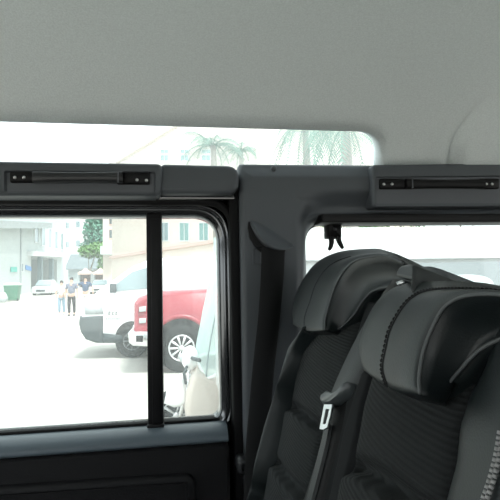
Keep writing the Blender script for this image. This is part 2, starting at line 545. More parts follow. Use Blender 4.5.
# --- header rail to the right with its own handle pocket
t3 = struct('trim_3', (.8, .93, 1.65))
panel('rail_panel', [ay(372, 164.3, .924), ay(900, 158, .924), ay(900, 205, .924), ay(373, 207.5, .924)], [.008, .01, .01, .008], .09, M['trim'], t3, .008,
      [ay(375.5, 176.5, .924), ay(560, 175, .924), ay(560, 205.2, .924), ay(375.5, 206.2, .924)], .003, .004, M['trim_light'])

# --- the door
def door():
    d = struct('door_1', (-.3, 1.0, .7))
    gx1 = ay(218.5, 320, 1.0).x; gz1 = ay(150, 217.3, 1.0).z; gz0 = 1.222; gx0 = -1.02
    def loop(o, y, r):
        return orient(rrect([(gx0 - o, y, gz1 + o), (gx1 + o, y, gz1 + o), (gx1 + o, y, gz0 - o), (gx0 - o, y, gz0 - o)], [r, r, .02 + o, .02 + o], 12, 30))
    # pressed metal window surround, glossy black
    MB().loft([loop(.001, 1.035, .048)] + [loop(.017 * (1 - cos(a_)), 1.006 - .017 * sin(a_), .048 + .017 * (1 - cos(a_))) for a_ in [pi / 2 * k / 8 for k in range(9)]] + [loop(.0175, .996, .06), loop(.0185, .996, .06), loop(.021, .984, .064), loop(.026, .988, .068), loop(.029, 1.0, .07), loop(.034, 1.003, .06), loop(.060, 1.006, .05), loop(.085, 1.02, .05)], True).build('window_surround', M['surround'], d)
    # rubber weather strip round the opening
    rz = ay(150, 201.5, .975).z; rx = ay(233.5, 300, .985).x
    pts = [V((-1.1, .975, rz)), V((rx - .05, .975, rz))] + [V((rx - .05 + .05 * sin(a), .978, rz - .05 + .05 * cos(a))) for a in (pi / 8, pi / 4, 3 * pi / 8)] + [V((rx, .98, rz - .05)), V((rx, .98, 1.2)), V((rx, .98, .8))]
    MB().tube(pts, .0085, 10).build('weather_strip', M['rubber'], d)
    # thin channel above the strip
    MB().box((-1.2, .955, ay(150, 199.5, .955).z), (rx + .004, 1.03, ay(150, 193, .955).z)).build('drip_channel', M['gloss_black'], d, bevel=.002)
    # dividing bar between the two panes
    mx0 = ay(147, 320, .98).x; mx1 = ay(162.5, 320, .98).x
    MB().box((mx0, .98, gz0 - .004), (mx1, 1.03, gz1 + .006)).build('dividing_bar', M['black'], d, bevel=.003)
    MB().box((mx0 + .009, .978, gz0 + .004), (mx1 - .001, .984, gz1 - .006)).build('bar_channel', M['black'], d, bevel=.001)
    MB().box((mx0 - .001, .972, gz0 - .004), (mx1 + .001, .99, gz0 + .003)).build('bar_foot', M['black'], d, bevel=.002)
    # panes
    MB().add([V((gx0 - .02, 1.008, gz0 - .02)), V((mx0 + .01, 1.008, gz0 - .02)), V((mx0 + .01, 1.008, gz1 + .01)), V((gx0 - .02, 1.008, gz1 + .01))], [(0, 1, 2, 3)]).build('pane', M['glass'], d, smooth=False)
    MB().add([V((mx1 - .01, 1.016, gz0 - .02)), V((gx1 + .01, 1.016, gz0 - .02)), V((gx1 + .01, 1.016, gz1 + .01)), V((mx1 - .01, 1.016, gz1 + .01))], [(0, 1, 2, 3)]).build('pane', M['glass'], d, smooth=False)
    MB().box((gx0, .992, gz0 - .008), (gx1 + .005, 1.02, gz0 + .002)).build('sill_seal', M['rubber'], d, bevel=.002)
    # padded sill: profile swept along the door
    xe = ay(227, 430, .96).x
    prof = [(1.03, gz0 - .010), (.995, gz0 - .003), (.975, gz0 - .002), (.962, gz0 - .004), (.950, gz0 - .009), (.941, gz0 - .016), (.937, gz0 - .024), (.940, gz0 - .029), (1.0, gz0 - .031)]
    MB().loft([[V((x, y, z)) for y, z in prof] for x in (gx0 - .1, xe - .01, xe)], True, True, True).build('sill_pad', M['sill'], d, auto=60)
    # lower door card with a raised armrest moulding
    zt = gz0 - .029
    L = orient(rrect([(gx0 - .1, .936, zt), (xe + .002, .936, zt), (xe + .002, .936, .72), (gx0 - .1, .936, .72)], [.01, .014, .01, .01], 6, 12))
    MB().loft([[p + V((0, .09, 0)) for p in L], [p + V((0, .008, 0)) for p in L], shrink(L, .006)], True, True, True).build('door_card', M['door'], d, auto=50)
    arm = [ay(-150, 496, .93), ay(195, 473, .93), V((ay(196, 500, .93).x, .93, .85)), V((gx0 - .1, .93, .85))]
    A = orient(rrect(arm, [.01, .02, .01, .01], 8, 10))
    MB().loft([[p + V((0, .01, 0)) for p in A], [p + V((0, -.002, 0)) for p in A], [p + V((0, -.008, 0)) for p in shrink(A, .004)], [p + V((0, -.008, 0)) for p in shrink(A, .012)], [p + V((0, .004, 0)) for p in shrink(A, .018)]], True, True, True).build('armrest_moulding', M['door'], d, auto=60)
    # body sheet outside, closes the gaps around the openings
    b = MB()
    b.box((-1.3, 1.02, .35), (1.75, 1.06, gz0 - .015)); b.box((-1.3, 1.02, gz1 + .02), (1.75, 1.05, 1.742))
    b.box((gx1 + .015, 1.02, .5), (ay(305, 250, 1.0).x - .01, 1.06, 1.742)); b.box((-1.3, 1.02, .6), (gx0 - .02, 1.06, 1.742)); b.box((1.46, 1.02, .6), (1.75, 1.06, 1.74))
    b.build('wall_left', M['black'], kind='structure', smooth=False)
    # door jamb between door and pillar
    MB().box((ay(229, 300, 1.0).x, .962, .7), (ay(241.5, 300, .965).x, 1.03, 1.69)).build('trim_4', M['rubber'], kind='structure', bevel=.004)
    st = [V((ay(241.5, 300, .95).x, .957, z)) for z in (1.69, 1.5, 1.2)] 
    return d
door()

# ================================================================== THINGS IN THE CABIN
# --- grab handles
def handle(label, Y, x0, x1, ytop, ybot, plates, bar, screws, stripe, bow, gm='strap'):
    c = ay((x0 + x1) / 2, ybot, Y)
    h = thing('grab_handle', label, 'handle', c, None)
    for a, b, t_, bt in plates:
        q = orient(rrect([ay(a, t_, Y), ay(b, t_, Y), ay(b, bt, Y), ay(a, bt, Y)], .003, 5, 2))
        MB().loft([[p + V((0, .008, 0)) for p in q], [p + V((0, -.004, 0)) for p in q], [p + V((0, -.006, 0)) for p in shrink(q, .002)]], True, True, True).build('mounting_plate', M['black'], h, auto=50)
    a, b, t_, bt = bar
    pa = ay(a, (t_ + bt) / 2, Y); pb = ay(b, (t_ + bt) / 2, Y); hh = (ay(a, t_, Y).z - ay(a, bt, Y).z) / 2
    loops = []
    for k in range(25):
        u = k / 24
        p = pa.lerp(pb, u)
        out = .010 + bow * min(1, sin(pi * u) * 3.0)
        w = hh * (1 - .12 * sin(pi * u))
        lift = .0015 * sin(pi * u)
        p = ay(lerp(a, b, u), (t_ + bt) / 2, Y - out)
        loops.append([p + V((0, yy, zz)) for yy, zz in ((-.006, -w * .75), (-.006, w * .75), (-.003, w), (.004, w), (.005, w * .6), (.005, -w * .6), (.004, -w), (-.003, -w))])
    br = MB().loft(loops, True, True, True).build('grip', M[gm], h, auto=60)
    for s in stripe:
        p = ay(s, (t_ + bt) / 2, Y - .016 - bow)
        MB().box((p.x - .0012, Y - .0175 - bow, p.z - hh * .9), (p.x + .0012, Y - .011 - bow, p.z + hh * .95)).build('end_cap', M['trim_light'], br, smooth=False)
    for sx, sy in screws:
        p = ay(sx, sy, Y - .006)
        MB().lathe(p, (0, -1, 0), [(.0030, -.002), (.0030, .001), (.0022, .0022), (.0006, .0024)], 14).build('screw', M['screw'], h)
    return h
handle('black grab handle in grey pocket of rail above sliding door window', .919, 11, 150, 172, 184,
       [(10.5, 39, 172.2, 182.8), (117, 150, 172.8, 184.5)], (33, 123, 171.8, 183), [(15, 177.5), (24, 177.5), (137, 180), (146.5, 180.5)], [118], .004)
handle('black grab handle in grey pocket of rail above rear side window', .926, 379, 497, 179, 189,
       [(379.5, 413, 179, 189.2), (478, 498, 179, 189)], (406, 484, 179.3, 188.6), [(383.8, 184.3), (392, 184.2), (486.3, 184), (492, 184.2)], [412.5], .000, 'black')

# --- seats
SK = .38
SP = V((.158, 0, 1.27)); SN = V((-1, 0, SK)).normalized()     # front plane of the backrests, facing forward (-X)
def sp(px, py, d=0.0, base=SP):
    return on(px, py, base + SN * d, SN)
def rails_to_loft(rails, n, base, sub=4):
    """rails: list of (pixel polyline, forward offset) -> closed section rings along the arch"""
    R = []
    for poly, d in rails:
        s = spline([V((x, y, 0)) for x, y in poly], n)
        R.append([sp(p.x, p.y, d, base) for p in s])
    return R
def cr(p0, p1, p2_, p3, t):
    return 0.5 * ((2 * p1) + (p2_ - p0) * t + (2 * p0 - 5 * p1 + 4 * p2_ - p3) * t * t + (3 * p1 - p0 - 3 * p2_ + p3) * t ** 3)
def headrest(parent, base, B, C, D, E, back, dC, dD, dE, stitches, fine=1):
    n = 40
    rB, rC, rD, rE = rails_to_loft([(B, .0), (C, dC), (D, dD), (E, dE)], n, base)
    rings = []
    for i in range(n):
        b, c, d, e = rB[i], rC[i], rD[i], rE[i]
        a = b + SN * -back + (V((0, .0, -.012)))
        f = e + SN * -.04
        g_ = a.lerp(f, .5) + SN * -.02
        sec = []
        key = [g_, a, b, c, d, e, f]
        m = len(key)
        for k in range(m):
            p0, p1, pp2, p3 = key[k - 1], key[k], key[(k + 1) % m], key[(k + 2) % m]
            S = 6
            for q in range(S):
                t = q / S
                if k == 4:                                # hollow inner face
                    pt = p1.lerp(pp2, t) - SN * .012 * sin(pi * t) ** 1.0
                    if t == 0: pt = p1
                elif k in (5, 6, 0):
                    pt = p1.lerp(pp2, t)
                else:
                    pt = cr(p0, p1, pp2, p3, t)
                sec.append(pt)
        rings.append(sec)
    # rounded lower end of the wing: shrink and push the first rings
    first = rings[0]; cen = sum(first, V()) / len(first)
    tdir = (cen - sum(rings[2], V()) / len(first)).normalized()
    cap = []
    for k in range(5, 0, -1):
        a = pi / 2 * k / 5.3
        cap.append([cen + (p - cen) * cos(a) + tdir * .004 * sin(a) for p in first])
    last = rings[-1]; cl = sum(last, V()) / len(last)
    td = (cl - sum(rings[-3], V()) / len(last)).normalized()
    cap2 = [[cl + (p - cl) * cos(pi / 2 * k / 5.3) + td * .006 * sin(pi / 2 * k / 5.3) for p in last] for k in range(1, 6)]
    o = MB().loft(cap + rings + cap2, True, True, True).build('headrest', M['leather'], parent)
    # smooth leather facing on the front band is the same hide; the seams are sewn on it
    def seam(r, off, name, mt, rad, dash):
        pts = [p + SN * off for p in spline(r, 90)]
        mb = MB()
        if dash:
            i = 0
            L = spline(r, 56)
            for q in range(55):
                p0 = L[q] + SN * off; p1 = L[q + 1] + SN * off
                mb.tube([p0.lerp(p1, .12), p0.lerp(p1, .5) + SN * .0006, p0.lerp(p1, .88)], [rad * .6, rad, rad * .6], 6)
        else:
            mb.tube(pts, rad, 6)
        mb.build(name, mt, o)
    seam(rC[0:stitches], .0008, 'stitching', M['thread'], .0008 * fine, True)
    if fine == 1: seam([p.lerp(q, .035) for p, q in zip(rC, rD)][0:stitches], .0003, 'seam', M['thread'], .0008, False)
    seam(rD[0:], .0000, 'piping', M['thread_grey'], .0011, False)
    seam([r_ for r_ in rE], .0006, 'piping', M['thread_grey'], .0011, False)
    return o
def bandtop(poly, dx, dy): return [(x + dx, y + dy) for x, y in poly]

def backrest(parent, base, yl, yr, ztop, zbot, fl, fr, creases, hb=.026, hfe=None, drop=.03, far=None, hn=None, near=None):
    """far bolster, ribbed centre panel, near bolster; y runs from the window side yl to the cabin side yr"""
    Z = [ztop + (zbot - ztop) * i / 220 for i in range(221)]
    def P(y, z, d): return V((base.x + (z - base.z) * SK, y, z)) + SN * d
    if not callable(yl):
        yl_ = yl; yl = lambda z: yl_
    def strip(y0f, y1f, n, hfun, name, m, th=.10):
        rows = []
        for z in Z:
            a = y0f(z); b = y1f(z)
            rows.append([P(lerp(a, b, j / n), z, hfun(lerp(a, b, j / n), z, j / n)) for j in range(n + 1)])
        back = [[p - SN * th for p in r] for r in rows]
        # closed tube around the strip: front, far side, back, near side
        loops = [r + b[::-1] for r, b in zip(rows, back)]
        return MB().loft(loops, True, True, True).build(name, m, parent)
    def cd(y, z):
        h = 0
        for poly in creases:
            dm = 9
            for a, b in zip(poly, poly[1:]):
                ab = (b[0] - a[0], b[1] - a[1]); l2 = ab[0] ** 2 + ab[1] ** 2
                t = max(0, min(1, ((y - a[0]) * ab[0] + (z - a[1]) * ab[1]) / l2))
                e = math.hypot(y - a[0] - ab[0] * t, z - a[1] - ab[1] * t)
                if e < dm: dm = e; below = z < a[1] + ab[1] * t
            h -= .012 * math.exp(-(dm / .006) ** 2)
            if below: h += .009 * math.exp(-dm / .04) * (1 - math.exp(-(dm / .006) ** 2))
        return h
    if hfe is None: hfe = hb
    def hfar(y, z, u):       # u 0 at outer edge, 1 at the seam
        return hfe * sin(pi * min(1, .08 + u * .95)) ** .6 - drop * (1 - sst(0, .25, u)) - .004 * sst(.85, 1, u) - .045 * sst(1.418, 1.44, z)
    def hmid(y, z, u):
        return .012 * sin(pi * u) ** .5 + cd(y, z) * sst(0, .07, u) * sst(1, .95, u) - .004
    def hnear(y, z, u):
        return (hb * .8 if hn is None else hn) * sin(pi * min(1, u * .92)) ** .6 - .03 * sst(.75, 1, u) - .004 * (1 - sst(0, .15, u))
    strip(yl, fl, 22, hfar, 'bolster', far or M['leather_smooth'])
    strip(fl, fr, 56, hmid, 'centre_panel', M['fabric'], .10 if near is None else .03)
    strip(fr, lambda z: yr, 22, hnear, 'bolster', near or M['leather_smooth'], .10 if near is None else .03)
    return P

def pl(pts):
    pts = sorted(pts)
    def f(z):
        if z <= pts[0][0]: return pts[0][1]
        for (a, b), (c, d) in zip(pts, pts[1:]):
            if z <= c:
                t = (z - a) / (c - a); return b + (d - b) * (t * t * (3 - 2 * t) * .5 + t * .5)
        return pts[-1][1]
    return f

# outer seat, beside the window
s1 = thing('car_seat', 'black leather and ribbed fabric rear seat beside the window', 'seat', (.15, .66, .70))
yz = lambda x, y, b=SP: (lambda p: (p.y, p.z))(sp(x, y, 0, b))
fl1 = pl([(1.47, .68), (1.425, .70), (1.385, .775), (1.307, .735), (1.25, .722), (1.182, .709), (.9, .68)])
fr1 = pl([(1.45, .575), (1.3, .56), (.9, .55)])
yl1 = pl([(1.47, .735), (1.43, .75)] + [(sp(*p, .02).z, sp(*p, .02).y) for p in ((304, 336), (291, 362), (277, 396), (265, 430), (257, 462), (252, 498))] + [(.86, .79)])
backrest(s1, SP, yl1, .425, 1.47, .86, fl1, fr1,
         [[yz(288, 405), yz(300, 409), yz(324, 429), yz(345, 446)], [yz(270, 458), yz(280, 464), yz(303, 493), yz(320, 512)]], hn=.006, near=M['shade_cloth'])
B1 = [(295, 325), (294.5, 309), (300.5, 288), (317, 265), (342, 253), (378, 250.5), (392, 253), (403, 256.5)]
C1 = [(305, 330), (305, 318), (310, 303), (317, 283), (330, 266), (352, 256.5), (382, 253.5), (394, 256.5), (403, 260)]
D1 = [(325, 330), (325.5, 319), (333, 292), (342, 274), (355, 261), (376, 256), (390, 257.5), (403, 263)]
E1 = [(334.5, 332), (343, 326), (354, 315), (365, 299), (374, 291), (388, 287), (395, 287), (403, 288)]
headrest(s1, SP, B1, C1, D1, E1, .10, .020, .030, .010, 26, .75)
# seat cushion and shell
MB().box((-.28, .42, .80), (.05, .85, .96)).build('seat_cushion', M['fabric'], s1, bevel=.03, seg=4)
MB().box((-.22, .45, .68), (.02, .82, .81)).build('seat_base', M['black'], s1, bevel=.01)
# near shoulder block behind the middle seat
q = [sp(*p, .04) for p in ((412, 264.5), (424, 263.5), (433, 266), (438, 272), (441, 283), (443, 300), (412, 300))]
MB().loft([q, [p + SN * -.05 for p in q]], True, True, True).build('shoulder_cap', M['trim'], s1, bevel=.008, seg=3, auto=40)

# middle seat, nearer the camera
BP = SP + V((-.055, 0, 0))
s2 = thing('car_seat', 'black middle rear seat nearest the camera with dashed stitching on headrest', 'seat', (.1, .22, .70))
yz2 = lambda x, y: yz(x, y, BP)
fl2 = pl([(1.45, .385), (yz2(363, 401)[1], yz2(363, 401)[0]), (yz2(356, 440)[1], yz2(356, 440)[0]), (yz2(350, 467)[1], yz2(350, 467)[0]), (.9, .36)])
fr2 = pl([(1.45, yz2(474, 370)[0] - .005), (yz2(465, 396)[1], yz2(465, 396)[0]), (yz2(457, 422)[1], yz2(457, 422)[0]), (yz2(452, 463)[1], yz2(452, 463)[0]), (.9, .24)])
y2a = yz2(362, 360)[0]
yl2 = pl([(1.47, yz2(366, 350)[0])] + [(yz2(*p)[1], yz2(*p)[0]) for p in ((360, 378), (351, 405), (343, 430), (336, 465), (329, 498))] + [(.86, .30)])
backrest(s2, BP, yl2, .10, 1.47, .86, fl2, fr2, [[yz2(350, 465), yz2(370, 470), yz2(392, 483), yz2(414, 500), yz2(440, 525)]], hb=.022, hfe=.002, drop=.006, far=M['shade_cloth'])  # far bolster in dark cloth to imitate the headrest's shade
B2 = [(368, 370), (364.5, 358), (364.5, 343), (370, 323.5), (382, 303), (398, 290.5), (418, 286), (445, 285.5), (475, 286.5), (505, 290), (560, 305), (600, 340)]
C2 = [(387, 386), (382, 368), (385.5, 346.7), (390, 329), (401, 309.5), (412, 297.5), (430, 290), (470, 289), (510, 293), (560, 310), (598, 350)]
D2 = [(420, 394), (419, 378), (423, 352.5), (430.4, 332), (442, 310), (456.5, 299), (477, 294.5), (505, 295), (530, 302), (565, 322), (596, 365)]
E2 = [(434, 398), (444, 390), (453.6, 378.6), (471, 359), (483, 348.5), (500, 340), (515, 336), (530, 338), (550, 348), (575, 368), (590, 390)]
headrest(s2, BP, B2, C2, D2, E2, .10, .024, .032, .010, 30)
MB().box((-.34, .04, .80), (-.01, .40, .96)).build('seat_cushion', M['fabric'], s2, bevel=.03, seg=4)
MB().box((-.28, .08, .68), (-.04, .37, .81)).build('seat_base', M['black'], s2, bevel=.01)
mb = MB()
for o_ in (0, 4):
    L = [sp(504 - o_ * 1.0, 430, .018, BP), sp(500 - o_, 455, .018, BP), sp(493.5 - o_, 480, .018, BP), sp(485 - o_, 505, .018, BP)]
    L = spline(L, 15)
    for a, b in zip(L, L[1:]):
        mb.tube([a.lerp(b, .18), a.lerp(b, .82)], .0012, 6)
mb.build('stitching', M['thread_white'], s2, label='pale double stitching')

# --- seat belts
def ribbon(cl, w, nrm, thick=.0014):
    """strap: list of (left, right) point pairs"""
    pass
def strap(pairs, nrm, thick=.0016, n=30):
    A = spline([a for a, b in pairs], n); B = spline([b for a, b in pairs], n)
    loops = []
    for a, b in zip(A, B):
        t = V(nrm) * thick
        loops.append([a - t, a.lerp(b, .08) + t, a.lerp(b, .92) + t, b - t, a.lerp(b, .5) - t * 1.2])
    return MB().loft(loops, True, True, True)
b1 = thing('seat_belt', 'black seat belt hanging from the hood on the grey pillar', 'seat belt', ay(262, 470, .92))
prs = [(ay(261.5, 247, .928), ay(285, 248, .928)), (ay(261, 275, .922), ay(284, 275, .922)), (ay(258, 320, .912), ay(280, 320, .912)), (ay(253, 365, .905), ay(275, 365, .905)), (ay(249, 410, .90), ay(271, 410, .90)), (ay(245, 460, .895), ay(266, 460, .895)), (ay(243, 530, .89), ay(262, 530, .89))]
strap(prs, (0, -1, 0)).build('webbing', M['webbing'], b1, auto=60)
q = orient(rrect([ay(237.5, 459, .90), ay(253, 459, .90), ay(253, 475, .90), ay(237.5, 475, .90)], .008, 7, 2))
MB().loft([[p + V((0, .03, 0)) for p in q], q, [p + V((0, -.005, 0)) for p in shrink(q, .004)], [p + V((0, -.005, 0)) for p in shrink(q, .008)], [p + V((0, .004, 0)) for p in shrink(q, .010)]], True, True, True).build('anchor_bolt', M['strap'], b1, auto=60)

b2 = thing('seat_belt', 'grey seat belt with steel tongue lying across the gap between the seats', 'seat belt', sp(315, 480, .03))
wp = [(sp(394, 279, .055), sp(409, 282, .055)), (sp(381, 297, .042), sp(398, 300, .042)), (sp(365, 322, .034), sp(386, 328, .034)), (sp(350, 350, .030), sp(371, 356, .030)), (sp(338, 376, .032), sp(359, 380, .032)), (sp(330, 396, .034), sp(347, 396, .034))]
strap(wp, SN).build('webbing', M['webbing_grey'], b2, auto=60)
wp = [(sp(330, 392, .030), sp(347, 392, .030)), (sp(326, 420, .030), sp(342, 420, .030)), (sp(321, 445, .030), sp(336, 446, .030)), (sp(312, 475, .030), sp(328, 477, .030)), (sp(300, 512, .030), sp(318, 514, .030))]
strap(wp, SN).build('webbing', M['webbing'], b2, auto=60)
wp = [(sp(326, 425, .034), sp(331, 425, .034)), (sp(320, 450, .034), sp(326, 451, .034)), (sp(304, 512, .034), sp(310, 513, .034))]
strap(wp, SN).build('webbing', M['webbing_grey'], b2, auto=60)
gp = [(323, 401), (323.5, 397), (330, 392), (337, 395), (343, 392), (350.5, 382.5), (349, 389), (345, 396.5), (339, 401), (334.5, 404.5), (327, 406)]
G = [sp(*p, .038) for p in gp]
MB().loft([[p - SN * .006 for p in G], [p + SN * .003 for p in G], [p.lerp(sum(G, V()) / len(G), .18) + SN * .006 for p in G]], True, True, True).build('tongue_grip', M['grip'], b2, auto=60)
out = [sp(*p, .040) for p in ((325.8, 405), (334, 405), (331.8, 417), (328.8, 428), (325, 430), (321.3, 429.5), (323.5, 417))]
inn = [sp(*p, .040) for p in ((327.5, 409.5), (331, 409.5), (329.5, 417), (327.6, 424.2), (326, 424.8), (324.6, 424.5), (326, 417))]
MB().loft([out, [p + SN * .002 for p in out], [p + SN * .002 for p in inn], inn], True, ring=True).build('tongue', M['steel'], b2, auto=40)
# belt guide on the seat's shoulder
g1 = [sp(*p, .075) for p in ((395, 276), (397, 269), (401, 265), (408, 263.5), (413.5, 264), (414, 270), (412.5, 292), (409, 292), (410, 279))]
MB().loft([g1, [p + SN * -.09 for p in g1]], True, True, True).build('belt_guide', M['guide'], b2, bevel=.004, seg=3, auto=40)
g2 = [sp(*p, .078) for p in ((398, 283), (404, 281), (405, 283), (400, 286))]
MB().loft([g2, [p + SN * .002 for p in g2]], True, True, True).build('guide_pin', M['steel'], b2)

# --- clip hanging in the top of the rear window
def clip():
    Y = .97
    h = thing('window_clip', 'small black plastic clip hanging inside top of rear side window', 'clip', ay(334, 250, Y))
    c = [ay(328, 221, Y), ay(341.5, 221, Y), ay(341.5, 238, Y), ay(328.5, 238, Y)]
    q = orient(rrect(c, .003, 5, 2))
    MB().loft([[p + V((0, .03, 0)) for p in q], q, [p + V((0, -.003, 0)) for p in shrink(q, .003)]], True, True, True).build('clip_body', M['black'], h, auto=50)
    for s, pts in ((0, ((331, 236), (331.5, 242), (330.5, 247), (328.8, 250))), (1, ((338, 236), (339, 241), (341.5, 246), (343, 248.5)))):
        MB().tube(spline([ay(*p, Y) for p in pts], 10), [.006, .006, .006, .0058, .0056, .0052, .005, .0045, .004, .003], 8).build('clip_jaw', M['black'], h)
    c = ay(335, 229, Y - .003)
    MB().lathe(c, (0, -1, 0), [(.004, -.001), (.004, .002), (.001, .0025)], 12).build('clip_pin', M['strap'], h)
clip()

# ================================================================== OUTSIDE: vehicles, people, street
M['white_paint'] = mat('white_car_paint', (.66, .67, .67), .3, .5, coat=.3)
M['red_paint'] = mat('red_car_paint', (.30, .025, .042), .35, .5, coat=.3)
M['silver_paint'] = mat('silver_car_paint', (.55, .57, .58), .35, .5, metal=.3)
M['chrome'] = mat('chrome', (.75, .76, .77), .2, .5, metal=1)
M['grey_plastic'] = mat('grey_bumper_plastic', (.045, .06, .066), .6, .4)
M['tyre'] = mat('tyre_rubber', (.02, .021, .022), .85, .3, bump=.5, scale=40, dist=.01)
M['alloy'] = mat('alloy_wheel', (.62, .63, .64), .4, .5, metal=.6)
M['car_window'] = mat('tinted_car_window', (.26, .35, .37), .08, .7)
M['lamp'] = mat('headlamp_lens', (.40, .44, .45), .15, .6)
M['dark_gap'] = mat('wheel_well', (.015, .015, .016), .9, .1)

def vehicle_body(prof, Y0, W, tum=0.0, belt=1.0, r=.07):
    """side outline (X, Z) with rounded flanks"""
    L = orient([V((p[0], 0, p[1])) for p in prof])
    loops = []
    sl = [(0, r), (.25 * r, .45 * r), (r, .1 * r), (1.6 * r, 0)]
    for o, ins in sl + [(W - o, ins) for o, ins in sl[::-1]]:
        lp = []
        for p in shrink(L, ins):
            k = min(tum * max(0, p.z - belt), .24)
            y = o + k if o < W / 2 else o - k
            lp.append(V((p.x, Y0 + y, p.z)))
        loops.append(lp)
    return MB().loft(loops, True, True, True)
M['steel_wheel'] = mat('grey_steel_wheel', (.12, .13, .135), .6, .3)
def wheel(parent, c, r, w, rr, spokes, side=-1, rim=None):
    o = MB().lathe(V(c) + V((0, side * w / 2, 0)), (0, -side, 0), [(rr * .95, .02), (rr, 0), (r * .9, 0), (r, w * .18), (r, w * .82), (r * .9, w), (rr, w), (rr * .9, w * .9)], 36).build('wheel', M['tyre'], parent)
    mb = MB().lathe(V(c) + V((0, side * (w / 2 - .03), 0)), (0, side, 0), [(rr * .98, -.03), (rr * .98, .035), (rr * .88, .03), (rr * .84, -.02), (.02, -.03)], 36)
    for k in range(spokes):
        a = 2 * pi * k / spokes
        u = V((cos(a), 0, sin(a))); t = V((-sin(a), 0, cos(a)))
        b = V(c) + V((0, side * (w / 2 - .02), 0))
        q = [b + u * rr * .12 - t * rr * .05, b + u * rr * .9 - t * rr * .09, b + u * rr * .9 + t * rr * .09, b + u * rr * .12 + t * rr * .05]
        mb.prism(q, (0, side * .02, 0))
    mb.lathe(V(c) + V((0, side * (w / 2 - .03), 0)), (0, side, 0), [(rr * .2, 0), (rr * .2, .04), (rr * .1, .05)], 16)
    mb.build('rim', rim or M['alloy'], o)
def pxl(pts, Y): return [(lambda p: (p.x, p.z))(ay(x, y, Y)) for x, y in pts]
def plate(pts, Y, d=.02): return MB().prism([ay(x, y, Y) for x, y in pts], (0, d, 0))

# --- white delivery van, nose to the left
def van():
    Y = 10.1
    t = thing('van', 'white van with dark grey bumper parked behind the red pickup', 'van', (0.5, Y + .8, 0))
    prof = pxl([(118, 343), (96, 342), (84, 336), (80.5, 318), (82.5, 308), (88, 300), (96, 292), (104, 285.5), (113, 280), (131, 267), (146, 260.5), (170, 257), (230, 254), (290, 252), (300, 262), (302, 300), (302, 340), (240, 344)], Y)
    vehicle_body(prof, Y, 1.75, .02, 1.3, .06).build('body', M['white_paint'], t, auto=40)
    prof = pxl([(104.5, 343.5), (95, 343.5), (85, 340), (80, 332.5), (78, 324), (79, 316.5), (86, 315), (104.5, 315)], Y)
    vehicle_body(prof, Y - .03, 1.81, 0, 1, .08).build('bumper', M['grey_plastic'], t, auto=40)
    plate([(103, 333.5), (122, 335.5), (122, 343), (103, 343)], Y - .022, .06).build('side_skirt', M['grey_plastic'], t)
    plate([(111, 291.5), (115, 285), (132, 272), (145, 268), (160, 266.5), (160, 288), (145, 288.5)], Y - .008, .05).build('side_window', M['car_window'], t, smooth=False)
    mb = MB().box(tuple(ay(109.5, 293, Y - .22)), tuple(ay(116.5, 283.5, Y - .10)))
    mb.tube([ay(114, 289, Y - .15), ay(116, 290, Y + .05)], .03, 6)
    mb.build('door_mirror', M['grey_plastic'], t, bevel=.03)
    plate(((84, 306), (90, 303.5), (101, 303.5), (103.5, 314), (85, 314.5)), Y - .014, .05).build('headlamp', M['lamp'], t)
    c = ay(130, 337, Y + .08)
    plate([(115, 342)] + [(132 + 17 * cos(a), 339 - 18 * sin(a)) for a in [pi - pi * k / 12 for k in range(13)]] + [(149, 342)], Y - .006, .04).build('wheel_arch', M['dark_gap'], t)
    for cx in (130, 275):
        c = ay(cx, 337, Y + .08)
        wheel(t, (c.x + .05, Y + .08, .34), .335, .2, .19, 8, rim=M['steel_wheel'])
        wheel(t, (c.x, Y + 1.62, .36), .36, .2, .22, 8, 1)
    # two lines of small lettering on the door, too soft to read
    mb = MB()
    def stroke(x0, y0, x1, y1, w=.35):
        a = ay(x0, y0, Y - .004); b = ay(x1, y1, Y - .004)
        d = (b - a).normalized(); n = V((-d.z, 0, d.x)) * w * .010
        mb.prism([a - n, b - n, b + n, a + n], (0, .01, 0))
    for i, cx in enumerate((109.5, 113, 116.5)):
        stroke(cx - 1.2, 312.4, cx + 1.2, 312.2); stroke(cx, 311.2, cx, 315); stroke(cx - 1.2, 314.6, cx + 1.2, 314.4)
        stroke(cx - 1.1, 312.4, cx - 1.1, 315) if i != 1 else stroke(cx - 1.2, 315.2, cx, 312.5)
    mb.build('door_lettering', M['grey_plastic'], t, smooth=False)
    mb = MB()
    for i in range(8):
        cx = 106.5 + i * 1.9
        stroke(cx - .6, 318.4, cx + .6, 318.3, .25); stroke(cx, 317.8, cx + (.4 if i % 2 else -.4), 319.6, .25); stroke(cx - .6, 319.5, cx + .6, 319.4, .25)
    mb.build('door_lettering', M['grey_plastic'], t, smooth=False)
van()

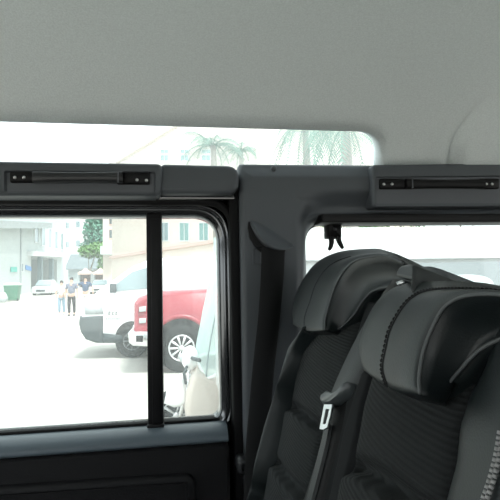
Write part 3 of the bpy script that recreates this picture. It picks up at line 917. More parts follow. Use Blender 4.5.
# --- red pickup
def pickup():
    Y = 8.2
    t = thing('pickup_truck', 'red pickup truck with silver multi-spoke wheel parked beside the white van', 'pickup truck', (1.6, Y + .9, 0))
    prof = pxl([(150, 347), (134, 345), (131, 334), (133.5, 328), (133.5, 304), (137, 298), (150, 293.5), (166, 291.5), (200, 290), (233, 288), (262, 258), (275, 254), (330, 253), (342, 284), (440, 284), (443, 300), (443, 346), (300, 350)], Y)
    vehicle_body(prof, Y, 1.80, 1.3, 1.14, .07).build('body', M['red_paint'], t, auto=40)
    plate([(236, 289), (263, 262), (285, 258), (327, 258), (337, 284), (300, 288)], Y + .2, .06).build('side_window', M['car_window'], t, smooth=False)
    prof = pxl([(150, 347.5), (133, 346.5), (128.5, 343), (127.5, 333.5), (130, 330.5), (147.5, 330.5), (150, 338)], Y - .03)
    vehicle_body(prof, Y - .04, 1.86, 0, 1, .05).build('bumper', M['chrome'], t, auto=40)
    plate([(136, 335.5), (143, 335.5), (143, 342), (136, 342)], Y - .05, .03).build('fog_lamp', M['dark_gap'], t, bevel=.01)
    plate([(139, 307), (146, 306), (146, 311.5), (139, 312)], Y - .012, .04).build('headlamp', M['lamp'], t, bevel=.01)
    plate([(139, 318.5), (146, 318), (146, 323), (139, 323.5)], Y - .012, .04).build('headlamp', M['lamp'], t, bevel=.01)
    # bars of the grille, seen from the side
    mb = MB()
    for y in (305, 312.5, 320, 327):
        p = ay(132.8, y, Y + .12)
        mb.box((p.x, Y + .12, p.z - .025), (p.x + .06, Y + 1.66, p.z + .025))
    mb.build('grille', M['chrome'], t, bevel=.008)
    # wheel arches with a raised lip
    for cx in (181.5, 395):
        def arc(rr, y0, n=18): return [(cx + rr * cos(a), y0 - rr * sin(a)) for a in [pi - pi * k / n for k in range(n + 1)]]
        plate([(cx - 27.5, 352)] + arc(27.5, 346) + [(cx + 27.5, 352)], Y - .006, .05).build('wheel_well', M['dark_gap'], t)
        a = [ay(x, y, Y - .02) for x, y in [(cx - 31, 350)] + arc(31, 345.5) + [(cx + 31, 350)]]
        b = [ay(x, y, Y - .01) for x, y in [(cx - 27, 350)] + arc(27, 345.5) + [(cx + 27, 350)]]
        MB().loft([[p + V((0, .05, 0)) for p in a], a, b, [p + V((0, .05, 0)) for p in b]], False).build('arch_lip', M['red_paint'], t)
        c = ay(cx, 346.5, Y + .1)
        wheel(t, (c.x, Y + .10, .41), .405, .26, .225, 10)
        wheel(t, (c.x, Y + 1.62, .41), .405, .26, .265, 10, 1)
    mb = MB()
    mb.box(tuple(ay(232, 291, Y - .2)), tuple(ay(240, 281, Y - .05)))
    mb.build('door_mirror', M['red_paint'], t, bevel=.03)
pickup()

# --- white van close by, seen through the rear side window
def near_van():
    Y = 2.75
    t = thing('van', 'white van parked close outside the rear side window', 'van', (2.6, Y + .9, 0))
    zr = ay(400, 227.5, Y + .12).z; zg = ay(430, 263, Y).z
    x0 = ay(236, 260, Y).x; x1 = x0 + 4.4
    prof = [(x0 + .1, .35), (x0, .6), (x0 + .02, 1.0), (x0 + .5, 1.15), (x0 + .02 + .75, zr - .06), (x0 + 1.0, zr), (x1 - .3, zr), (x1 - .05, zr - .1), (x1, 1.0), (x1, .35)]
    prof = [(x0 + .1, .35), (x0, .6), (x0, 1.2), (x0 + .02, zr - .1), (x0 + .10, zr - .01), (x0 + .25, zr), (x1 - .3, zr), (x1 - .05, zr - .1), (x1, 1.0), (x1, .35)]
    vehicle_body(prof, Y, 1.65, .10, 1.5, .05).build('body', M['white_paint'], t, auto=40)
    MB().box((x0 + .05, Y - .012, ay(400, 259.8, Y).z), (x1 - .1, Y + .03, ay(400, 258, Y).z)).build('drip_rail', M['silver_paint'], t)
    gx = ay(388, 270, Y).x
    q = orient(rrect([V((gx, Y - .004, zg)), V((x1 - .3, Y - .004, zg)), V((x1 - .3, Y - .004, 1.33)), V((gx, Y - .004, 1.33))], .05, 6, 2))
    MB().prism(q, (0, .03, 0)).build('side_window', M['van_glass'], t, smooth=False)
    s = spline([V((*p, 0)) for p in ((436, 300), (437, 286), (448, 277), (468, 274.5), (486, 277), (494, 284), (496, 300))], 30)
    MB().prism([ay(p.x, p.y, Y - .010) for p in s], (0, .008, 0)).build('interior_patch', M['pale_interior'], t, smooth=False)  # pale patch added for the lighter interior shape behind the glass
    for wx in (x0 + .8, x1 - .8):
        MB().lathe((wx, Y - .003, .36), (0, 1, 0), [(.42, 0), (.42, .04)], 30).build('wheel_well', M['dark_gap'], t)
        wheel(t, (wx, Y + .08, .35), .35, .2, .2, 8)
        wheel(t, (wx, Y + 1.55, .35), .35, .2, .2, 8, 1)
M['van_glass'] = mat('pale_blue_van_window', (.24, .27, .285), .15, .4, var=.15, scale=6)
M['pale_interior'] = mat('pale_interior_patch', (.62, .70, .71), .5, .4)
near_van()

# --- scooter with a tall clear weather screen
def clear_plastic():
    m = bpy.data.materials.new('clear_plastic_sheet'); m.use_nodes = True
    nt = m.node_tree; nt.nodes.clear()
    out = nt.nodes.new('ShaderNodeOutputMaterial')
    a = nt.nodes.new('ShaderNodeBsdfTransparent'); a.inputs[0].default_value = (.78, .90, .88, 1)
    b = nt.nodes.new('ShaderNodeBsdfTranslucent'); b.inputs[0].default_value = (.72, .86, .83, 1)
    c = nt.nodes.new('ShaderNodeBsdfDiffuse'); c.inputs[0].default_value = (.66, .80, .78, 1)
    x = nt.nodes.new('ShaderNodeMixShader'); x.inputs[0].default_value = .5
    y = nt.nodes.new('ShaderNodeMixShader'); y.inputs[0].default_value = .62
    nt.links.new(b.outputs[0], x.inputs[1]); nt.links.new(c.outputs[0], x.inputs[2])
    nt.links.new(a.outputs[0], y.inputs[1]); nt.links.new(x.outputs[0], y.inputs[2])
    nt.links.new(y.outputs[0], out.inputs[0])
    return m
M['sheet'] = clear_plastic()
M['cream'] = mat('cream_scooter_plastic', (.60, .53, .47), .45, .4)
M['white_plastic'] = mat('white_plastic', (.80, .80, .80), .4, .5)
M['teal_grey'] = mat('grey_screen_hem', (.35, .42, .43), .6, .3)
def scooter():
    Y = 4.8
    base = ay(205, 400, Y)
    t = thing('scooter', 'white and cream scooter with tall clear weather screen before the pickup wheel', 'scooter', (base.x, Y, 0))
    # weather screen: bowed clear sheet
    le = spline([ay(*p, Y) for p in ((213.5, 238), (212, 262), (207.5, 290), (201.5, 318), (197, 345), (196, 358))], 20)
    loops = []
    for i, p in enumerate(le):
        z = p.z; row = []
        for j in range(13):
            a = pi * j / 12
            row.append(V((p.x + .34 * (1 - sin(a)) ** 1.0 + .012 * sin(j * 2.1 + i * .25), Y - .28 * cos(a), z - .17 * (i / 19) ** 2 * math.exp(-((a - .75) / .45) ** 2))))
        loops.append(row)
    MB().loft(loops, False).build('weather_screen', M['sheet'], t)
    row = loops[-1]
    MB().tube(row, .018, 8).build('screen_hem', M['white_plastic'], t)
    MB().tube([l[3] + V((-.004, -.004, 0)) for l in loops[6:]], .008, 6).build('screen_fold', M['teal_grey'], t)
    # lower weather apron
    ap = [(196, 352), (205, 360), (213, 369), (226, 366), (226, 330), (200, 330)]
    # leg shield and front fairing
    prof = pxl([(187, 424), (184, 405), (186, 388), (190, 374), (196, 366), (206, 371), (216, 375), (232, 372), (236, 400), (238, 440), (200, 452), (190, 440)], Y)
    vehicle_body(prof, Y - .24, .48, 0, 1, .06).build('leg_shield', M['cream'], t, auto=50)
    prof = pxl([(226, 440), (228, 410), (244, 404), (272, 402), (292, 410), (296, 430), (280, 446), (240, 452)], Y)
    vehicle_body(prof, Y - .17, .34, 0, 1, .05).build('rear_body', M['cream'], t, auto=50)
    prof = pxl([(232, 404), (240, 397), (268, 394), (290, 398), (292, 406), (240, 408)], Y)
    vehicle_body(prof, Y - .14, .28, 0, 1, .03).build('seat', M['grey_plastic'], t, auto=50)
    # front mudguard and fork
    m = [(164, 402), (167, 388), (173, 378), (181, 374), (187, 376), (187, 400), (182, 405), (174, 406)]
    vehicle_body(pxl(m, Y), Y - .11, .22, 0, 1, .04).build('mudguard', M['white_plastic'], t, auto=50)
    p = ay(190, 372, Y); q = ay(178, 422, Y)
    MB().tube([p + V((0, -.07, 0)), q + V((0, -.07, 0))], .022, 8).tube([p + V((0, .07, 0)), q + V((0, .07, 0))], .022, 8).build('fork', M['chrome'], t)
    c = ay(176, 421, Y); wheel(t, (c.x, Y, .235), .235, .1, .14, 5)
    c = ay(274, 440, Y); wheel(t, (c.x, Y, .235), .235, .12, .14, 5)
    # handlebar with head, grips and mirrors
    h = ay(188, 356, Y)
    hb = MB().ball(h + V((.02, 0, -.02)), (.085, .15, .12), 16, 10).build('headset', M['white_plastic'], t)
    MB().tube([h + V((.10, -.30, .0)), h + V((.05, -.2, .0)), h, h + V((.03, .2, .02)), h + V((.06, .36, .03))], .018, 8).build('handlebar', M['grey_plastic'], t)
    MB().ball(ay(182, 358, Y), (.03, .05, .045), 12, 8).build('headlamp', M['lamp'], t)
    MB().tube([ay(187, 366, Y - .12), ay(184, 374, Y - .14), ay(186, 384, Y - .13)], .014, 6).build('brake_hose', M['grey_plastic'], t)
scooter()

# --- people on the street
def person(label, px, py, h, shirt, trousers, hair, arms, shoes=(.05, .05, .05), face=1):
    b = ag(px, py); s = h / 1.72
    t = thing('person', label, 'person', b)
    def P(x, y, z): return b + V((x, y, z)) * s
    def skin(name, pts, edges, m, root=0, parent=t):
        me = bpy.data.meshes.new(name)
        me.from_pydata([tuple(P(*p[:3]) - b) for p in pts], edges, [])
        me.materials.append(m)
        o = bpy.data.objects.new(name, me); COL.objects.link(o); o.parent = parent; ORI[o] = b
        sk = o.modifiers.new('skin', 'SKIN'); sk.use_smooth_shade = True
        for i, p in enumerate(pts):
            me.skin_vertices[0].data[i].radius = (p[3] * s, (p[4] if len(p) > 4 else p[3]) * s)
        me.skin_vertices[0].data[root].use_root = True
        ss = o.modifiers.new('sub', 'SUBSURF'); ss.levels = 1; ss.render_levels = 1
        return o
    (lx, ly), (rx, ry) = arms['hand']; (lex, lez), (rex, rez) = arms['elbow']
    hz, hz2 = arms['hz']
    L = [(0, 0, .95, .13, .10), (0, 0, 1.15, .13, .09), (0, 0, 1.38, .16, .09), (0, 0, 1.50, .055), (0, -.01, 1.58, .075, .085), (0, -.01, 1.68, .07, .08),
         (-.18, 0, 1.40, .055), (lex, 0, lez, .042), (lx, ly, hz, .034), (lx, ly - .03, hz - .09, .03),
         (.18, 0, 1.40, .055), (rex, 0, rez, .042), (rx, ry, hz2, .034), (rx, ry - .03, hz2 - .09, .03),
         (-.09, 0, .85, .085), (-.10, -.05, .48, .058), (-.10, .02, .10, .042), (-.10, -.10, .04, .035),
         (.09, 0, .85, .085), (.10, .06, .48, .058), (.10, .12, .10, .042), (.10, .02, .04, .035)]
    E_ = [(0, 1), (1, 2), (2, 3), (3, 4), (4, 5), (2, 6), (6, 7), (7, 8), (8, 9), (2, 10), (10, 11), (11, 12), (12, 13), (0, 14), (14, 15), (15, 16), (16, 17), (0, 18), (18, 19), (19, 20), (20, 21)]
    skin('body', L, E_, mat('skin', (.50, .33, .25), .6, .3))
    k = 1.18
    skin('shirt', [(0, 0, .92, .165, .13), (0, 0, 1.15, .155, .115), (0, 0, 1.38, .175, .11), (0, 0, 1.45, .08), (-.18, 0, 1.41, .075), (lerp(-.18, lex, .75), 0, lerp(1.40, lez, .75), .065), (.18, 0, 1.41, .075), (lerp(.18, rex, .75), 0, lerp(1.40, rez, .75), .065)],
         [(0, 1), (1, 2), (2, 3), (2, 4), (4, 5), (2, 6), (6, 7)], mat('shirt_cloth', shirt, .85, .1))
    skin('trousers', [(0, 0, .97, .15, .12), (-.09, 0, .85, .10), (-.10, -.05, .48, .075), (-.10, .02, .12, .062), (.09, 0, .85, .10), (.10, .06, .48, .075), (.10, .12, .12, .062)],
         [(0, 1), (1, 2), (2, 3), (0, 4), (4, 5), (5, 6)], mat('trouser_cloth', trousers, .85, .1))
    MB().ball(P(0, .015, 1.665), V((.088, .098, .09)) * s, 14, 10).build('hair', mat('hair_of_head', hair, .7, .3), t)
    mb = MB()
    for sx, yy in ((-.10, -.02), (.10, .08)):
        mb2 = MB().ball(P(sx, yy - .04, .045), V((.045, .13, .045)) * s, 12, 8)
        mb2.build('shoe', mat('shoe_leather', shoes, .6, .3), t)
A0 = {'hand': ((-.24, -.08), (.12, -.22)), 'elbow': ((-.27, 1.14), (.29, 1.14)), 'hz': (.90, 1.12)}
A1 = {'hand': ((-.26, -.04), (.26, -.06)), 'elbow': ((-.25, 1.13), (.25, 1.13)), 'hz': (.88, .88)}
A2 = {'hand': ((-.55, -.10), (.36, -.05)), 'elbow': ((-.42, 1.30), (.34, 1.16)), 'hz': (1.34, .95)}
person('person in white top and pale blue jeans walking beside companion in black trousers', 61.5, 315, 1.72, (.62, .62, .60), (.22, .32, .40), (.04, .03, .03), A0, (.6, .6, .6))
person('person in grey shirt and black trousers walking on the street', 71.5, 316, 1.86, (.16, .17, .22), (.025, .025, .03), (.03, .025, .025), A1)
person('person in navy shirt with one arm out beyond the white van nose', 85.5, 312, 1.95, (.06, .09, .15), (.62, .60, .58), (.03, .025, .025), A2, (.5, .5, .5))

# --- left building: facade running away from the road
M['facade_white'] = mat('pale_grey_white_facade', (.56, .61, .61), .9, .2, var=.06, scale=.6)
M['facade_white2'] = mat('white_plaster', (.66, .68, .68), .9, .2, var=.05, scale=.5)
M['facade_pink'] = mat('pale_pink_plaster', (.72, .64, .58), .9, .2, var=.05, scale=.5)
M['ledge'] = mat('rose_stone_ledge', (.66, .50, .45), .9, .2)
M['win_grey'] = mat('grey_window_glass', (.22, .30, .33), .15, .6)
M['win_teal'] = mat('teal_window_glass', (.20, .36, .35), .15, .6)
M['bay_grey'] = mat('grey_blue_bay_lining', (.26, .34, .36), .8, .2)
M['concrete_grey'] = mat('weathered_concrete', (.42, .46, .47), .9, .2, var=.1, scale=2)
M['roof_tile'] = mat('grey_roof_sheet', (.16, .19, .20), .8, .2, var=.3, scale=2)
M['green_bin'] = mat('green_bin_plastic', (.05, .22, .13), .5, .4)
M['teal_sign'] = mat('teal_sign_board', (.10, .50, .42), .6, .3)
M['blue_sign'] = mat('blue_sign_board', (.10, .28, .60), .6, .3)
M['tent'] = mat('pink_beige_tent_canvas', (.70, .52, .45), .85, .2)
M['bag'] = mat('pale_plastic_bag', (.66, .70, .70), .5, .4)
M['dark_wall'] = mat('dark_stall_interior', (.20, .17, .16), .9, .1)

def plane_tools(a, b):
    """vertical wall through two ground points: unit along, outward normal and a sight-line meeting it"""
    u = V((b.x - a.x, b.y - a.y, 0)).normalized(); n = V((u.y, -u.x, 0))
    if n.dot(EYE - a) < 0: n = -n
    def q(px, py, o=0.0): return on(px, py, a + n * o, n)
    return u, n, q
def wallbox(a, b, z0, z1, depth, n):
    return MB().prism([V((a.x, a.y, z0)), V((b.x, b.y, z0)), V((b.x, b.y, z1)), V((a.x, a.y, z1))], -n * depth)
def window_on(q, n, x0, y0, x1, y1, parent, glass, frame, bars=1):
    w = .12
    c = [q(x0, y0), q(x1, y0), q(x1, y1), q(x0, y1)]
    cen = sum(c, V()) / 4
    inn = [p + (cen - p).normalized() * w for p in c]
    f = MB().loft([c, [p + n * .08 for p in c], [p + n * .08 for p in inn], inn], True, ring=True)
    for k in range(1, bars + 1):
        a = inn[0].lerp(inn[1], k / (bars + 1)); b_ = inn[3].lerp(inn[2], k / (bars + 1))
        s = (inn[1] - inn[0]).normalized() * .03
        f.prism([a - s, a + s, b_ + s, b_ - s], n * .07)
    o = f.build('window', frame, parent, smooth=False)
    MB().prism([p + n * .01 for p in inn], n * .03).build('pane', glass, o, smooth=False)

def left_building():
    a = V((-14.6, 38, 0)); b = V((-17.4, 84, 0))
    a = on(-60, 290, (0, 34, 0), (0, 1, 0)); a.z = 0
    b = on(66, 290, (0, 78, 0), (0, 1, 0)); b.z = 0
    u, n, q = plane_tools(a, b)
    t = thing('building', 'pale grey white building with car bay along left side of street', 'building', (a + b) / 2)
    # wall pieces round the car bay, real opening
    def X(px): p = q(px, 280); return V((p.x, p.y, 0))
    zt = 13.0
    bay_t = q(44, 257).z
    b0, b1 = X(31), X(57)
    wallbox(a, b0, -1, zt, 6, n).build('wall', M['facade_white'], t, smooth=False)
    wallbox(b0, b1, bay_t, zt, 6, n).build('wall', M['facade_white'], t, smooth=False)
    wallbox(b1, b, -1, zt, 6, n).build('wall', M['facade_white'], t, smooth=False)
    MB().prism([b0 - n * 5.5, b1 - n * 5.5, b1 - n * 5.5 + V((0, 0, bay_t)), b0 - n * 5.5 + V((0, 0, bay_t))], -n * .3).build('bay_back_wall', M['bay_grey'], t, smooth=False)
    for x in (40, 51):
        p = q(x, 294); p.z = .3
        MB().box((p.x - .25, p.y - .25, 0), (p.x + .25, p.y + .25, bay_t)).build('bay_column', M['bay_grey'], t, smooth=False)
    # overhead beam / canopy
    c = [q(-40, 219), q(42, 223), q(42, 228.5), q(-40, 228)]
    MB().prism(c, n * 1.2).build('canopy_beam', M['concrete_grey'], t, smooth=False)
    p = q(20.5, 228)
    MB().box((p.x - .12, p.y - .12, 0), (p.x + .12, p.y + .12, p.z)).build('canopy_post', M['concrete_grey'], t, smooth=False)
    c = [q(27, 251), q(62, 255.5), q(62, 257.5), q(27, 256)]
    MB().prism(c, n * 1.0).build('bay_awning', M['facade_white2'], t, smooth=False)
    for x0, y0, x1, y1 in ((34, 224, 38, 243), (41, 226, 44.5, 246), (48, 228.5, 51, 248), (54.5, 231, 57.2, 249), (60.5, 233, 62.8, 250)):
        window_on(q, n, x0, y0, x1, y1, t, M['win_grey'], M['facade_white2'], 0)
    window_on(q, n, 20.5, 263, 23, 272, t, M['win_grey'], M['facade_white2'], 0)
    s = [q(10, 267), q(16, 267), q(16, 272), q(10, 272)]
    tag(MB().prism([p + n * .05 for p in s], n * .06).build('wall_sign', M['teal_sign'], smooth=False), 'small teal sign board on pale wall above the green bin', 'sign')
    s = [q(25, 265), q(30.5, 267), q(30.5, 271), q(25, 269.5)]
    tag(MB().prism([p + n * .05 for p in s], n * .06).build('wall_sign', M['blue_sign'], smooth=False), 'small blue sign board on wall beside the car bay', 'sign')
    return q, n
LQ, LN = left_building()

def bin_():
    b = ag(12.5, 301); d = b.y
    w = 12.5 / FPX * d / 2; h = 17 / FPX * d
    t = thing('wheeled_bin', 'green wheeled bin with pale lid beside the white building', 'bin', b)
    def ring(s, z): return [V((b.x + sx * w * s, b.y + sy * w * .8 * s, b.z + z)) for sx, sy in ((-1, -1), (1, -1), (1, 1), (-1, 1))]
    MB().loft([ring(.82, .08), ring(1, h * .82), ring(1.05, h * .82), ring(1.05, h * .86)], True, True, True).build('bin_body', M['green_bin'], t, bevel=.03)
    MB().loft([ring(1.08, h * .86), ring(1.02, h * .95), ring(.7, h)], True, True, True).build('lid', M['bag'], t, bevel=.03)
    for sx in (-1, 1):
        MB().lathe((b.x + sx * w * .8, b.y - w * .3, b.z + .12), (1, 0, 0), [(.12, -.04), (.12, .04)], 16).build('caster', M['tyre'], t)
bin_()
def sack(px, py, r, m, label):
    b = ag(px, py)
    mb = MB()
    rg = random.Random(px)
    loops = []
    for i in range(9):
        a = i / 8; rr = r * (sin(pi * (.12 + .8 * a)) ** .6) * (1 - .2 * a)
        loops.append([b + V((rr * cos(k * pi / 6) * (1 + rg.uniform(-.08, .08)), rr * .8 * sin(k * pi / 6), a * r * 1.9)) for k in range(12)])
    tag(mb.loft(loops, True, True, True).build('rubbish_bag', m), label, 'bag')
sack(2.5, 302.5, .42, M['concrete_grey'], 'grey rubbish bag on the ground beside the green bin')

def car(name, label, px, py, wpx, hpx, m, cat='car'):
    """front-on saloon"""
    b = ag(px, py); d = b.y
    w = wpx / FPX * d; h = hpx / FPX * d
    t = thing(name, label, cat, b)
    L = 4.2
    def ring(y, x, z0, z1): return [b + V(p) for p in ((-x, y, z0), (-x * 1.02, y, lerp(z0, z1, .45)), (-x * .92, y, z1), (x * .92, y, z1), (x * 1.02, y, lerp(z0, z1, .45)), (x, y, z0))]
    W = w / 2
    MB().loft([ring(0, W * .9, .22, h * .46), ring(.12, W, .18, h * .54), ring(1.0, W, .18, h * .62), ring(3.6, W, .18, h * .64), ring(L - .1, W * .97, .2, h * .62), ring(L, W * .9, .25, h * .55)], True, True, True).build('body', m, t, bevel=.05, auto=50)
    def r2(y, x, z): return [b + V((-x, y, z)), b + V((x, y, z))]
    MB().loft([r2(.95, W * .92, h * .60) + r2(.95, W * .92, h * .60)[::-1]][:0] or [[b + V((sx * W * k, y, z)) for sx in (-1, 1) for y, z, k in ((1.0, h * .6, .93), (1.7, h * .98, .74), (2.9, h, .72), (3.7, h * .62, .9))]][:1] * 1 + [], True) if False else None
    c = [(1.0, h * .6, .93), (1.7, h * .97, .74), (2.9, h, .72), (3.7, h * .62, .9)]
    MB().loft([[b + V((s * W * k, y, z)) for y, z, k in c] for s in (-1, 1)], True, True, True).build('cabin', m, t, bevel=.05)
    q = [b + V(p) for p in ((-W * .85, 1.03, h * .64), (W * .85, 1.03, h * .64), (W * .70, 1.62, h * .94), (-W * .70, 1.62, h * .94))]
    MB().prism(q, (0, -.03, .02)).build('windscreen', M['car_window'], t, smooth=False)
    for s in (-1, 1):
        MB().ball(b + V((s * W * .68, .05, h * .40)), (W * .2, .05, h * .06), 10, 6).build('headlamp', M['lamp'], t)
        MB().lathe(b + V((s * W * .86, .8, .3)), (1, 0, 0), [(.3, -.1), (.3, .1)], 18).build('wheel', M['tyre'], t)
        MB().lathe(b + V((s * W * .86, 3.3, .3)), (1, 0, 0), [(.3, -.1), (.3, .1)], 18).build('wheel', M['tyre'], t)
    MB().box(tuple(b + V((-W * .45, -.02, h * .24))), tuple(b + V((W * .45, .05, h * .36)))).build('grille', M['grey_plastic'], t)
car('car', 'silver car parked in the bay of the pale building', 40.5, 295.5, 17.5, 15, M['silver_paint'])
car('car', 'white car parked before the tents at the end of the street', 98, 294, 17, 14, M['white_paint'])

# --- end of the street
def end_block():
    Y = 106
    t = thing('building', 'white building with grey windows closing the far end of street', 'building', ay(66, 285, Y) * 1)
    def q(px, py): return ay(px, py, Y)
    n = V((0, -1, 0))
    a, b = q(30, 285), q(89, 285)
    MB().box((a.x, Y, 0), (b.x, Y + 10, 26)).build('wall', M['facade_white2'], t, smooth=False)
    for x in (76,):
        for y in (221, 240):
            window_on(lambda i, j: q(i, j), n, x, y, x + 4, y + 7, t, M['win_grey'], M['facade_white2'], 1)
    for x in (66, 84):
        for y in (222, 241):
            window_on(lambda i, j: q(i, j), n, x, y, x + 3, y + 7, t, M['win_grey'], M['facade_white2'], 1)
    Y2 = 84
    t = thing('building', 'low dark roofed shed behind the tents at street end', 'building', ay(86, 285, Y2))
    a, b = ay(68, 270, Y2), ay(106, 258, Y2)
    MB().box((a.x, Y2, 0), (b.x, Y2 + 6, a.z)).build('wall', M['concrete_grey'], t, smooth=False)
    r = [V((a.x - .4, Y2 - .8, a.z)), V((b.x + .4, Y2 - .8, a.z)), V((b.x + .4, Y2 + 4, b.z + .8)), V((a.x - .4, Y2 + 4, b.z + .8))]
    MB().prism(r, (0, 0, .15)).build('roof', M['roof_tile'], t, smooth=False)
end_block()
def tent(label, x0, x1, ytop, yeave, ybot, Y):
    t = thing('tent', label, 'tent', ay((x0 + x1) / 2, ybot, Y), 'tents at the end of the street')
    a, b = ay(x0, yeave, Y), ay(x1, yeave, Y); w = (b.x - a.x)
    ap = V(((a.x + b.x) / 2, Y + w / 2, ay((x0 + x1) / 2, ytop, Y).z))
    zb = GZ(Y)
    base = [V((a.x, Y, a.z)), V((b.x, Y, a.z)), V((b.x, Y + w, a.z)), V((a.x, Y + w, a.z))]
    mid = [p.lerp(ap, .5) + V((0, 0, -.12)) for p in base]
    top = [p.lerp(ap, .97) for p in base]
    MB().loft([[p - V((0, 0, .3)) for p in base], base, mid, top], True, False, True).build('canopy', M['tent'], t, smooth=False)
    for p in base:
        MB().box((p.x - .06, p.y - .06, zb), (p.x + .06, p.y + .06, p.z)).build('pole', M['concrete_grey'], t, smooth=False)
    MB().box((a.x + .1, Y + w - .15, zb), (b.x - .1, Y + w - .05, a.z - .1)).build('back_curtain', M['dark_wall'], t, smooth=False)
tent('pink beige peaked tent beside the white far building, left of its twin', 77.5, 91.2, 267.5, 272.5, 291, 68)
tent('pink beige peaked tent nearer the pink building, right of its twin', 92.8, 106, 267.5, 272.5, 291, 68)

# --- pink building to the right of the street
def pink_building():
    a = on(112, 285, (0, 47, 0), (0, 1, 0)); b = on(190, 282, (0, 33, 0), (0, 1, 0))
    a.z = b.z = 0
    u, n, q = plane_tools(a, b)
    e = b + u * 8
    zt = q(150, 144).z
    t = thing('building', 'pale pink building with teal windows behind the van and pickup', 'building', (a + e) / 2)
    MB().prism([a, e, e - n * 14, a - n * 14], (0, 0, zt)).build('wall', M['facade_pink'], t, smooth=False)
    MB().prism([V((p.x, p.y, zt)) for p in (a + n * .3 - u * .3, e + n * .3, e - n * 14, a - n * 14 - u * .3)], (0, 0, .35)).build('parapet', M['facade_pink'], t, smooth=False)
    zl = q(190, 247).z
    MB().prism([V((p.x, p.y, zl)) for p in (a + n * .25, e + n * .25, e, a)], (0, 0, .22)).build('ledge', M['ledge'], t, smooth=False)
    for x0, x1, g in ((160, 169.5, M['win_grey']), (180, 190, M['win_teal']), (199.5, 209.5, M['win_teal']), (222, 233, M['win_teal'])):
        window_on(q, n, x0, 222, x1, 241.5, t, g, M['facade_white2'], 1)
    for x0, x1 in ((161, 169.5), (181, 190), (202, 212)):
        for y0, y1 in ((149.5, 153.5), (155, 161), (176, 192)):
            window_on(q, n, x0, y0, x1, y1, t, M['win_teal'], M['facade_white2'], 1)
    # narrow return wall with balcony windows
    q2 = lambda px, py: ay(px, py, 57)
    n2 = V((0, -1, 0))
    p0, p1 = q2(103, 285), q2(113.5, 285)
    t2 = thing('building', 'narrow beige tower with dark windows beside the tree', 'building', (p0 + p1) / 2)
    MB().box((p0.x, 57, 0), (p1.x, 63, q2(108, 200).z)).build('wall', M['facade_pink'], t2, smooth=False)
    for y0, y1 in ((217, 225), (229, 239)):
        window_on(q2, n2, 109, y0, 112.5, y1, t2, M['roof_tile'], M['ledge'], 0)
    c = [q2(102, 247), q2(116, 247), q2(116, 255), q2(102, 255)]
    MB().prism(c, (0, -1.4, 0)).build('balcony', M['facade_white'], t2, smooth=False)
    # roof tank at the corner
    c = q(113, 150)
    tk = V((c.x, c.y, zt + .36)) - n * 2 + u * 1.5
    tag(MB().lathe(tk, (0, 0, 1), [(.8, 0), (.8, 1.3), (.5, 1.5), (.2, 1.55)], 20).build('water_tank', M['silver_paint']), 'pale water tank on roof corner of the pink building', 'tank')
pink_building()

# --- trees
M['leaf'] = mat('green_leaves', (.13, .26, .09), .7, .3)
M['leaf_teal'] = mat('blue_green_leaves', (.12, .27, .20), .7, .3)
M['palm'] = mat('palm_fronds', (.12, .22, .17), .7, .3)
M['bark'] = mat('grey_bark', (.30, .28, .25), .9, .2, var=.2, scale=8)
def tree(label, base, blobs, n, size, m, trunk_r, seed, group=None, name='tree'):
    rg = random.Random(seed)
    t = thing(name, label, 'tree', base, group)
    mb = MB()
    for k in range(n):
        c, r = rg.choice(blobs)
        d = V((rg.gauss(0, 1), rg.gauss(0, 1), rg.gauss(0, 1))).normalized() * rg.uniform(.45, 1) 
        p = V(c) + V((d.x * r[0], d.y * r[1], d.z * r[2]))
        a = V((rg.uniform(-1, 1), rg.uniform(-1, 1), rg.uniform(-1, 1))).normalized(); b = a.orthogonal().normalized()
        s = size * rg.uniform(.6, 1.3)
        mb.add([p - a * s, p + b * s * .5, p + a * s, p - b * s * .5], [(0, 1, 2, 3)])
    mb.build('foliage', m, t, smooth=False)
    top = max((V(c) for c, r in blobs), key=lambda p: p.z)
    tb = MB().tube([V(base), V(base).lerp(top, .4) + V((.1, 0, 0)), top], [trunk_r, trunk_r * .7, trunk_r * .25], 10)
    for c, r in blobs:
        tb.tube([V(base).lerp(top, .35) + V((.1, 0, 0)), V(c)], [trunk_r * .4, trunk_r * .12], 7)
    tb.build('trunk', M['bark'], t)
def at(px, py, Y): return tuple(ay(px, py, Y))
Yt = 99
tree('tall green tree between the far white building and beige tower', (ay(95, 285, Yt).x, Yt, GZ(Yt)),
     [(at(100, 224, Yt), (3, 3, 3.5)), (at(95, 232, Yt), (2.6, 3, 3)), (at(101, 238, Yt), (2.6, 3, 3)), (at(94, 250, Yt), (3, 3, 2.4)), (at(101, 252, Yt), (3, 3, 2.4)), (at(98, 212, Yt), (3, 3, 3))], 3200, .42, M['leaf_teal'], .35, 3)
Yt = 82
tree('low light green bush tree in front of the tall tree', (ay(94, 285, Yt).x, Yt - 9, GZ(Yt - 9)),
     [(at(88, 252, Yt - 9), (1.5, 1.4, 1.0)), (at(97, 250, Yt - 9), (1.6, 1.4, 1.2)), (at(103.5, 266, Yt - 9), (.9, 1, 2.2))], 1500, .26, M['leaf'], .2, 5)
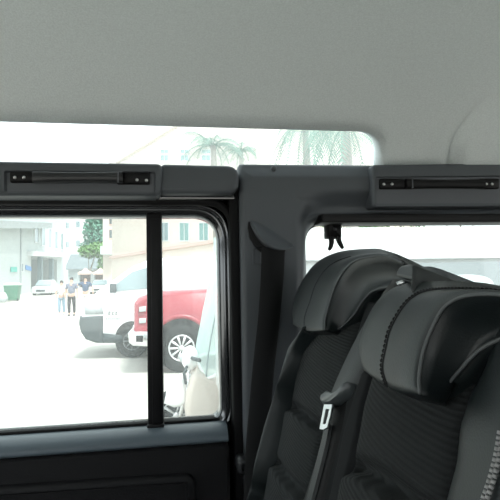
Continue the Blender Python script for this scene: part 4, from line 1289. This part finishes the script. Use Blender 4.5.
# hedge trees seen over the roof of the near van
for i, (px, lab) in enumerate(((352, 'green tree over the near van roof beside the window clip'), (395, 'green tree over the near van roof, middle of the three'), (455, 'green tree over the near van roof beyond the nearest headrest'))):
    Yh = 22 + 4 * i
    tree(lab, (ay(px, 260, Yh).x, Yh, 0), [(at(px - 14, 208, Yh), (1.6, 1.5, 1.1)), (at(px + 6, 206, Yh), (1.7, 1.5, 1.2)), (at(px + 24, 208, Yh), (1.5, 1.5, 1.1))], 2200, .2, M['leaf'], .16, 20 + i, 'trees behind the near van')

def palm(label, px, py, Y, nf, length, droop, seed, wid=.5, name='palm_tree'):
    rg = random.Random(seed)
    c = ay(px, py, Y)
    t = thing(name, label, 'palm tree', (c.x + .2, Y, 0))
    pts = [V((c.x + .2, Y, 0)), V((c.x + .1, Y, c.z * .5)), c]
    MB().tube(spline(pts, 14), [.22 - .008 * i for i in range(14)], 10).build('trunk', M['bark'], t)
    for k in range(nf):
        a = 2 * pi * k / nf + rg.uniform(-.2, .2); up = rg.uniform(.2, 1.0)
        mb = MB(); prev = None
        L = length * rg.uniform(.8, 1.1); dr = droop * rg.uniform(.8, 1.2)
        spine = []
        for i in range(15):
            u = i / 14
            spine.append(c + V((cos(a) * L * (u - .18 * u * u), sin(a) * L * (u - .18 * u * u), L * (up * u - dr * u * u))))
        mb.tube(spine, [.03 * (1 - .8 * i / 14) for i in range(15)], 5)
        side = V((-sin(a), cos(a), 0))
        for i in range(1, 15):
            for h in (0, .5):
                p = spine[i].lerp(spine[i - 1], h); w = wid * sin(pi * (.12 + .86 * (i - h) / 14)) 
                for s in (-1, 1):
                    tip = p + side * s * w + (spine[i] - spine[i - 1]).normalized() * w * .6 - V((0, 0, w * .55))
                    d = (spine[i] - spine[i - 1]) * .12
                    mb.add([p - d, p + d, tip], [(0, 1, 2)])
        mb.build('frond', M['palm'], t, smooth=False)
palm('palm tree with spread fronds before the pink building roof', 213, 146, 20, 15, 1.7, .75, 4)
palm('small palm tree with low drooping fronds seen beside the taller one', 241, 152, 25, 12, 1.35, .95, 6, .4)
palm('palm tree with hanging fronds behind rear end of roof window', 345, 128, 12, 17, 1.7, 1.35, 8, .5)
palm('palm tree with hanging fronds at the middle of roof window', 305, 126, 17, 15, 1.9, 1.3, 9, .5)
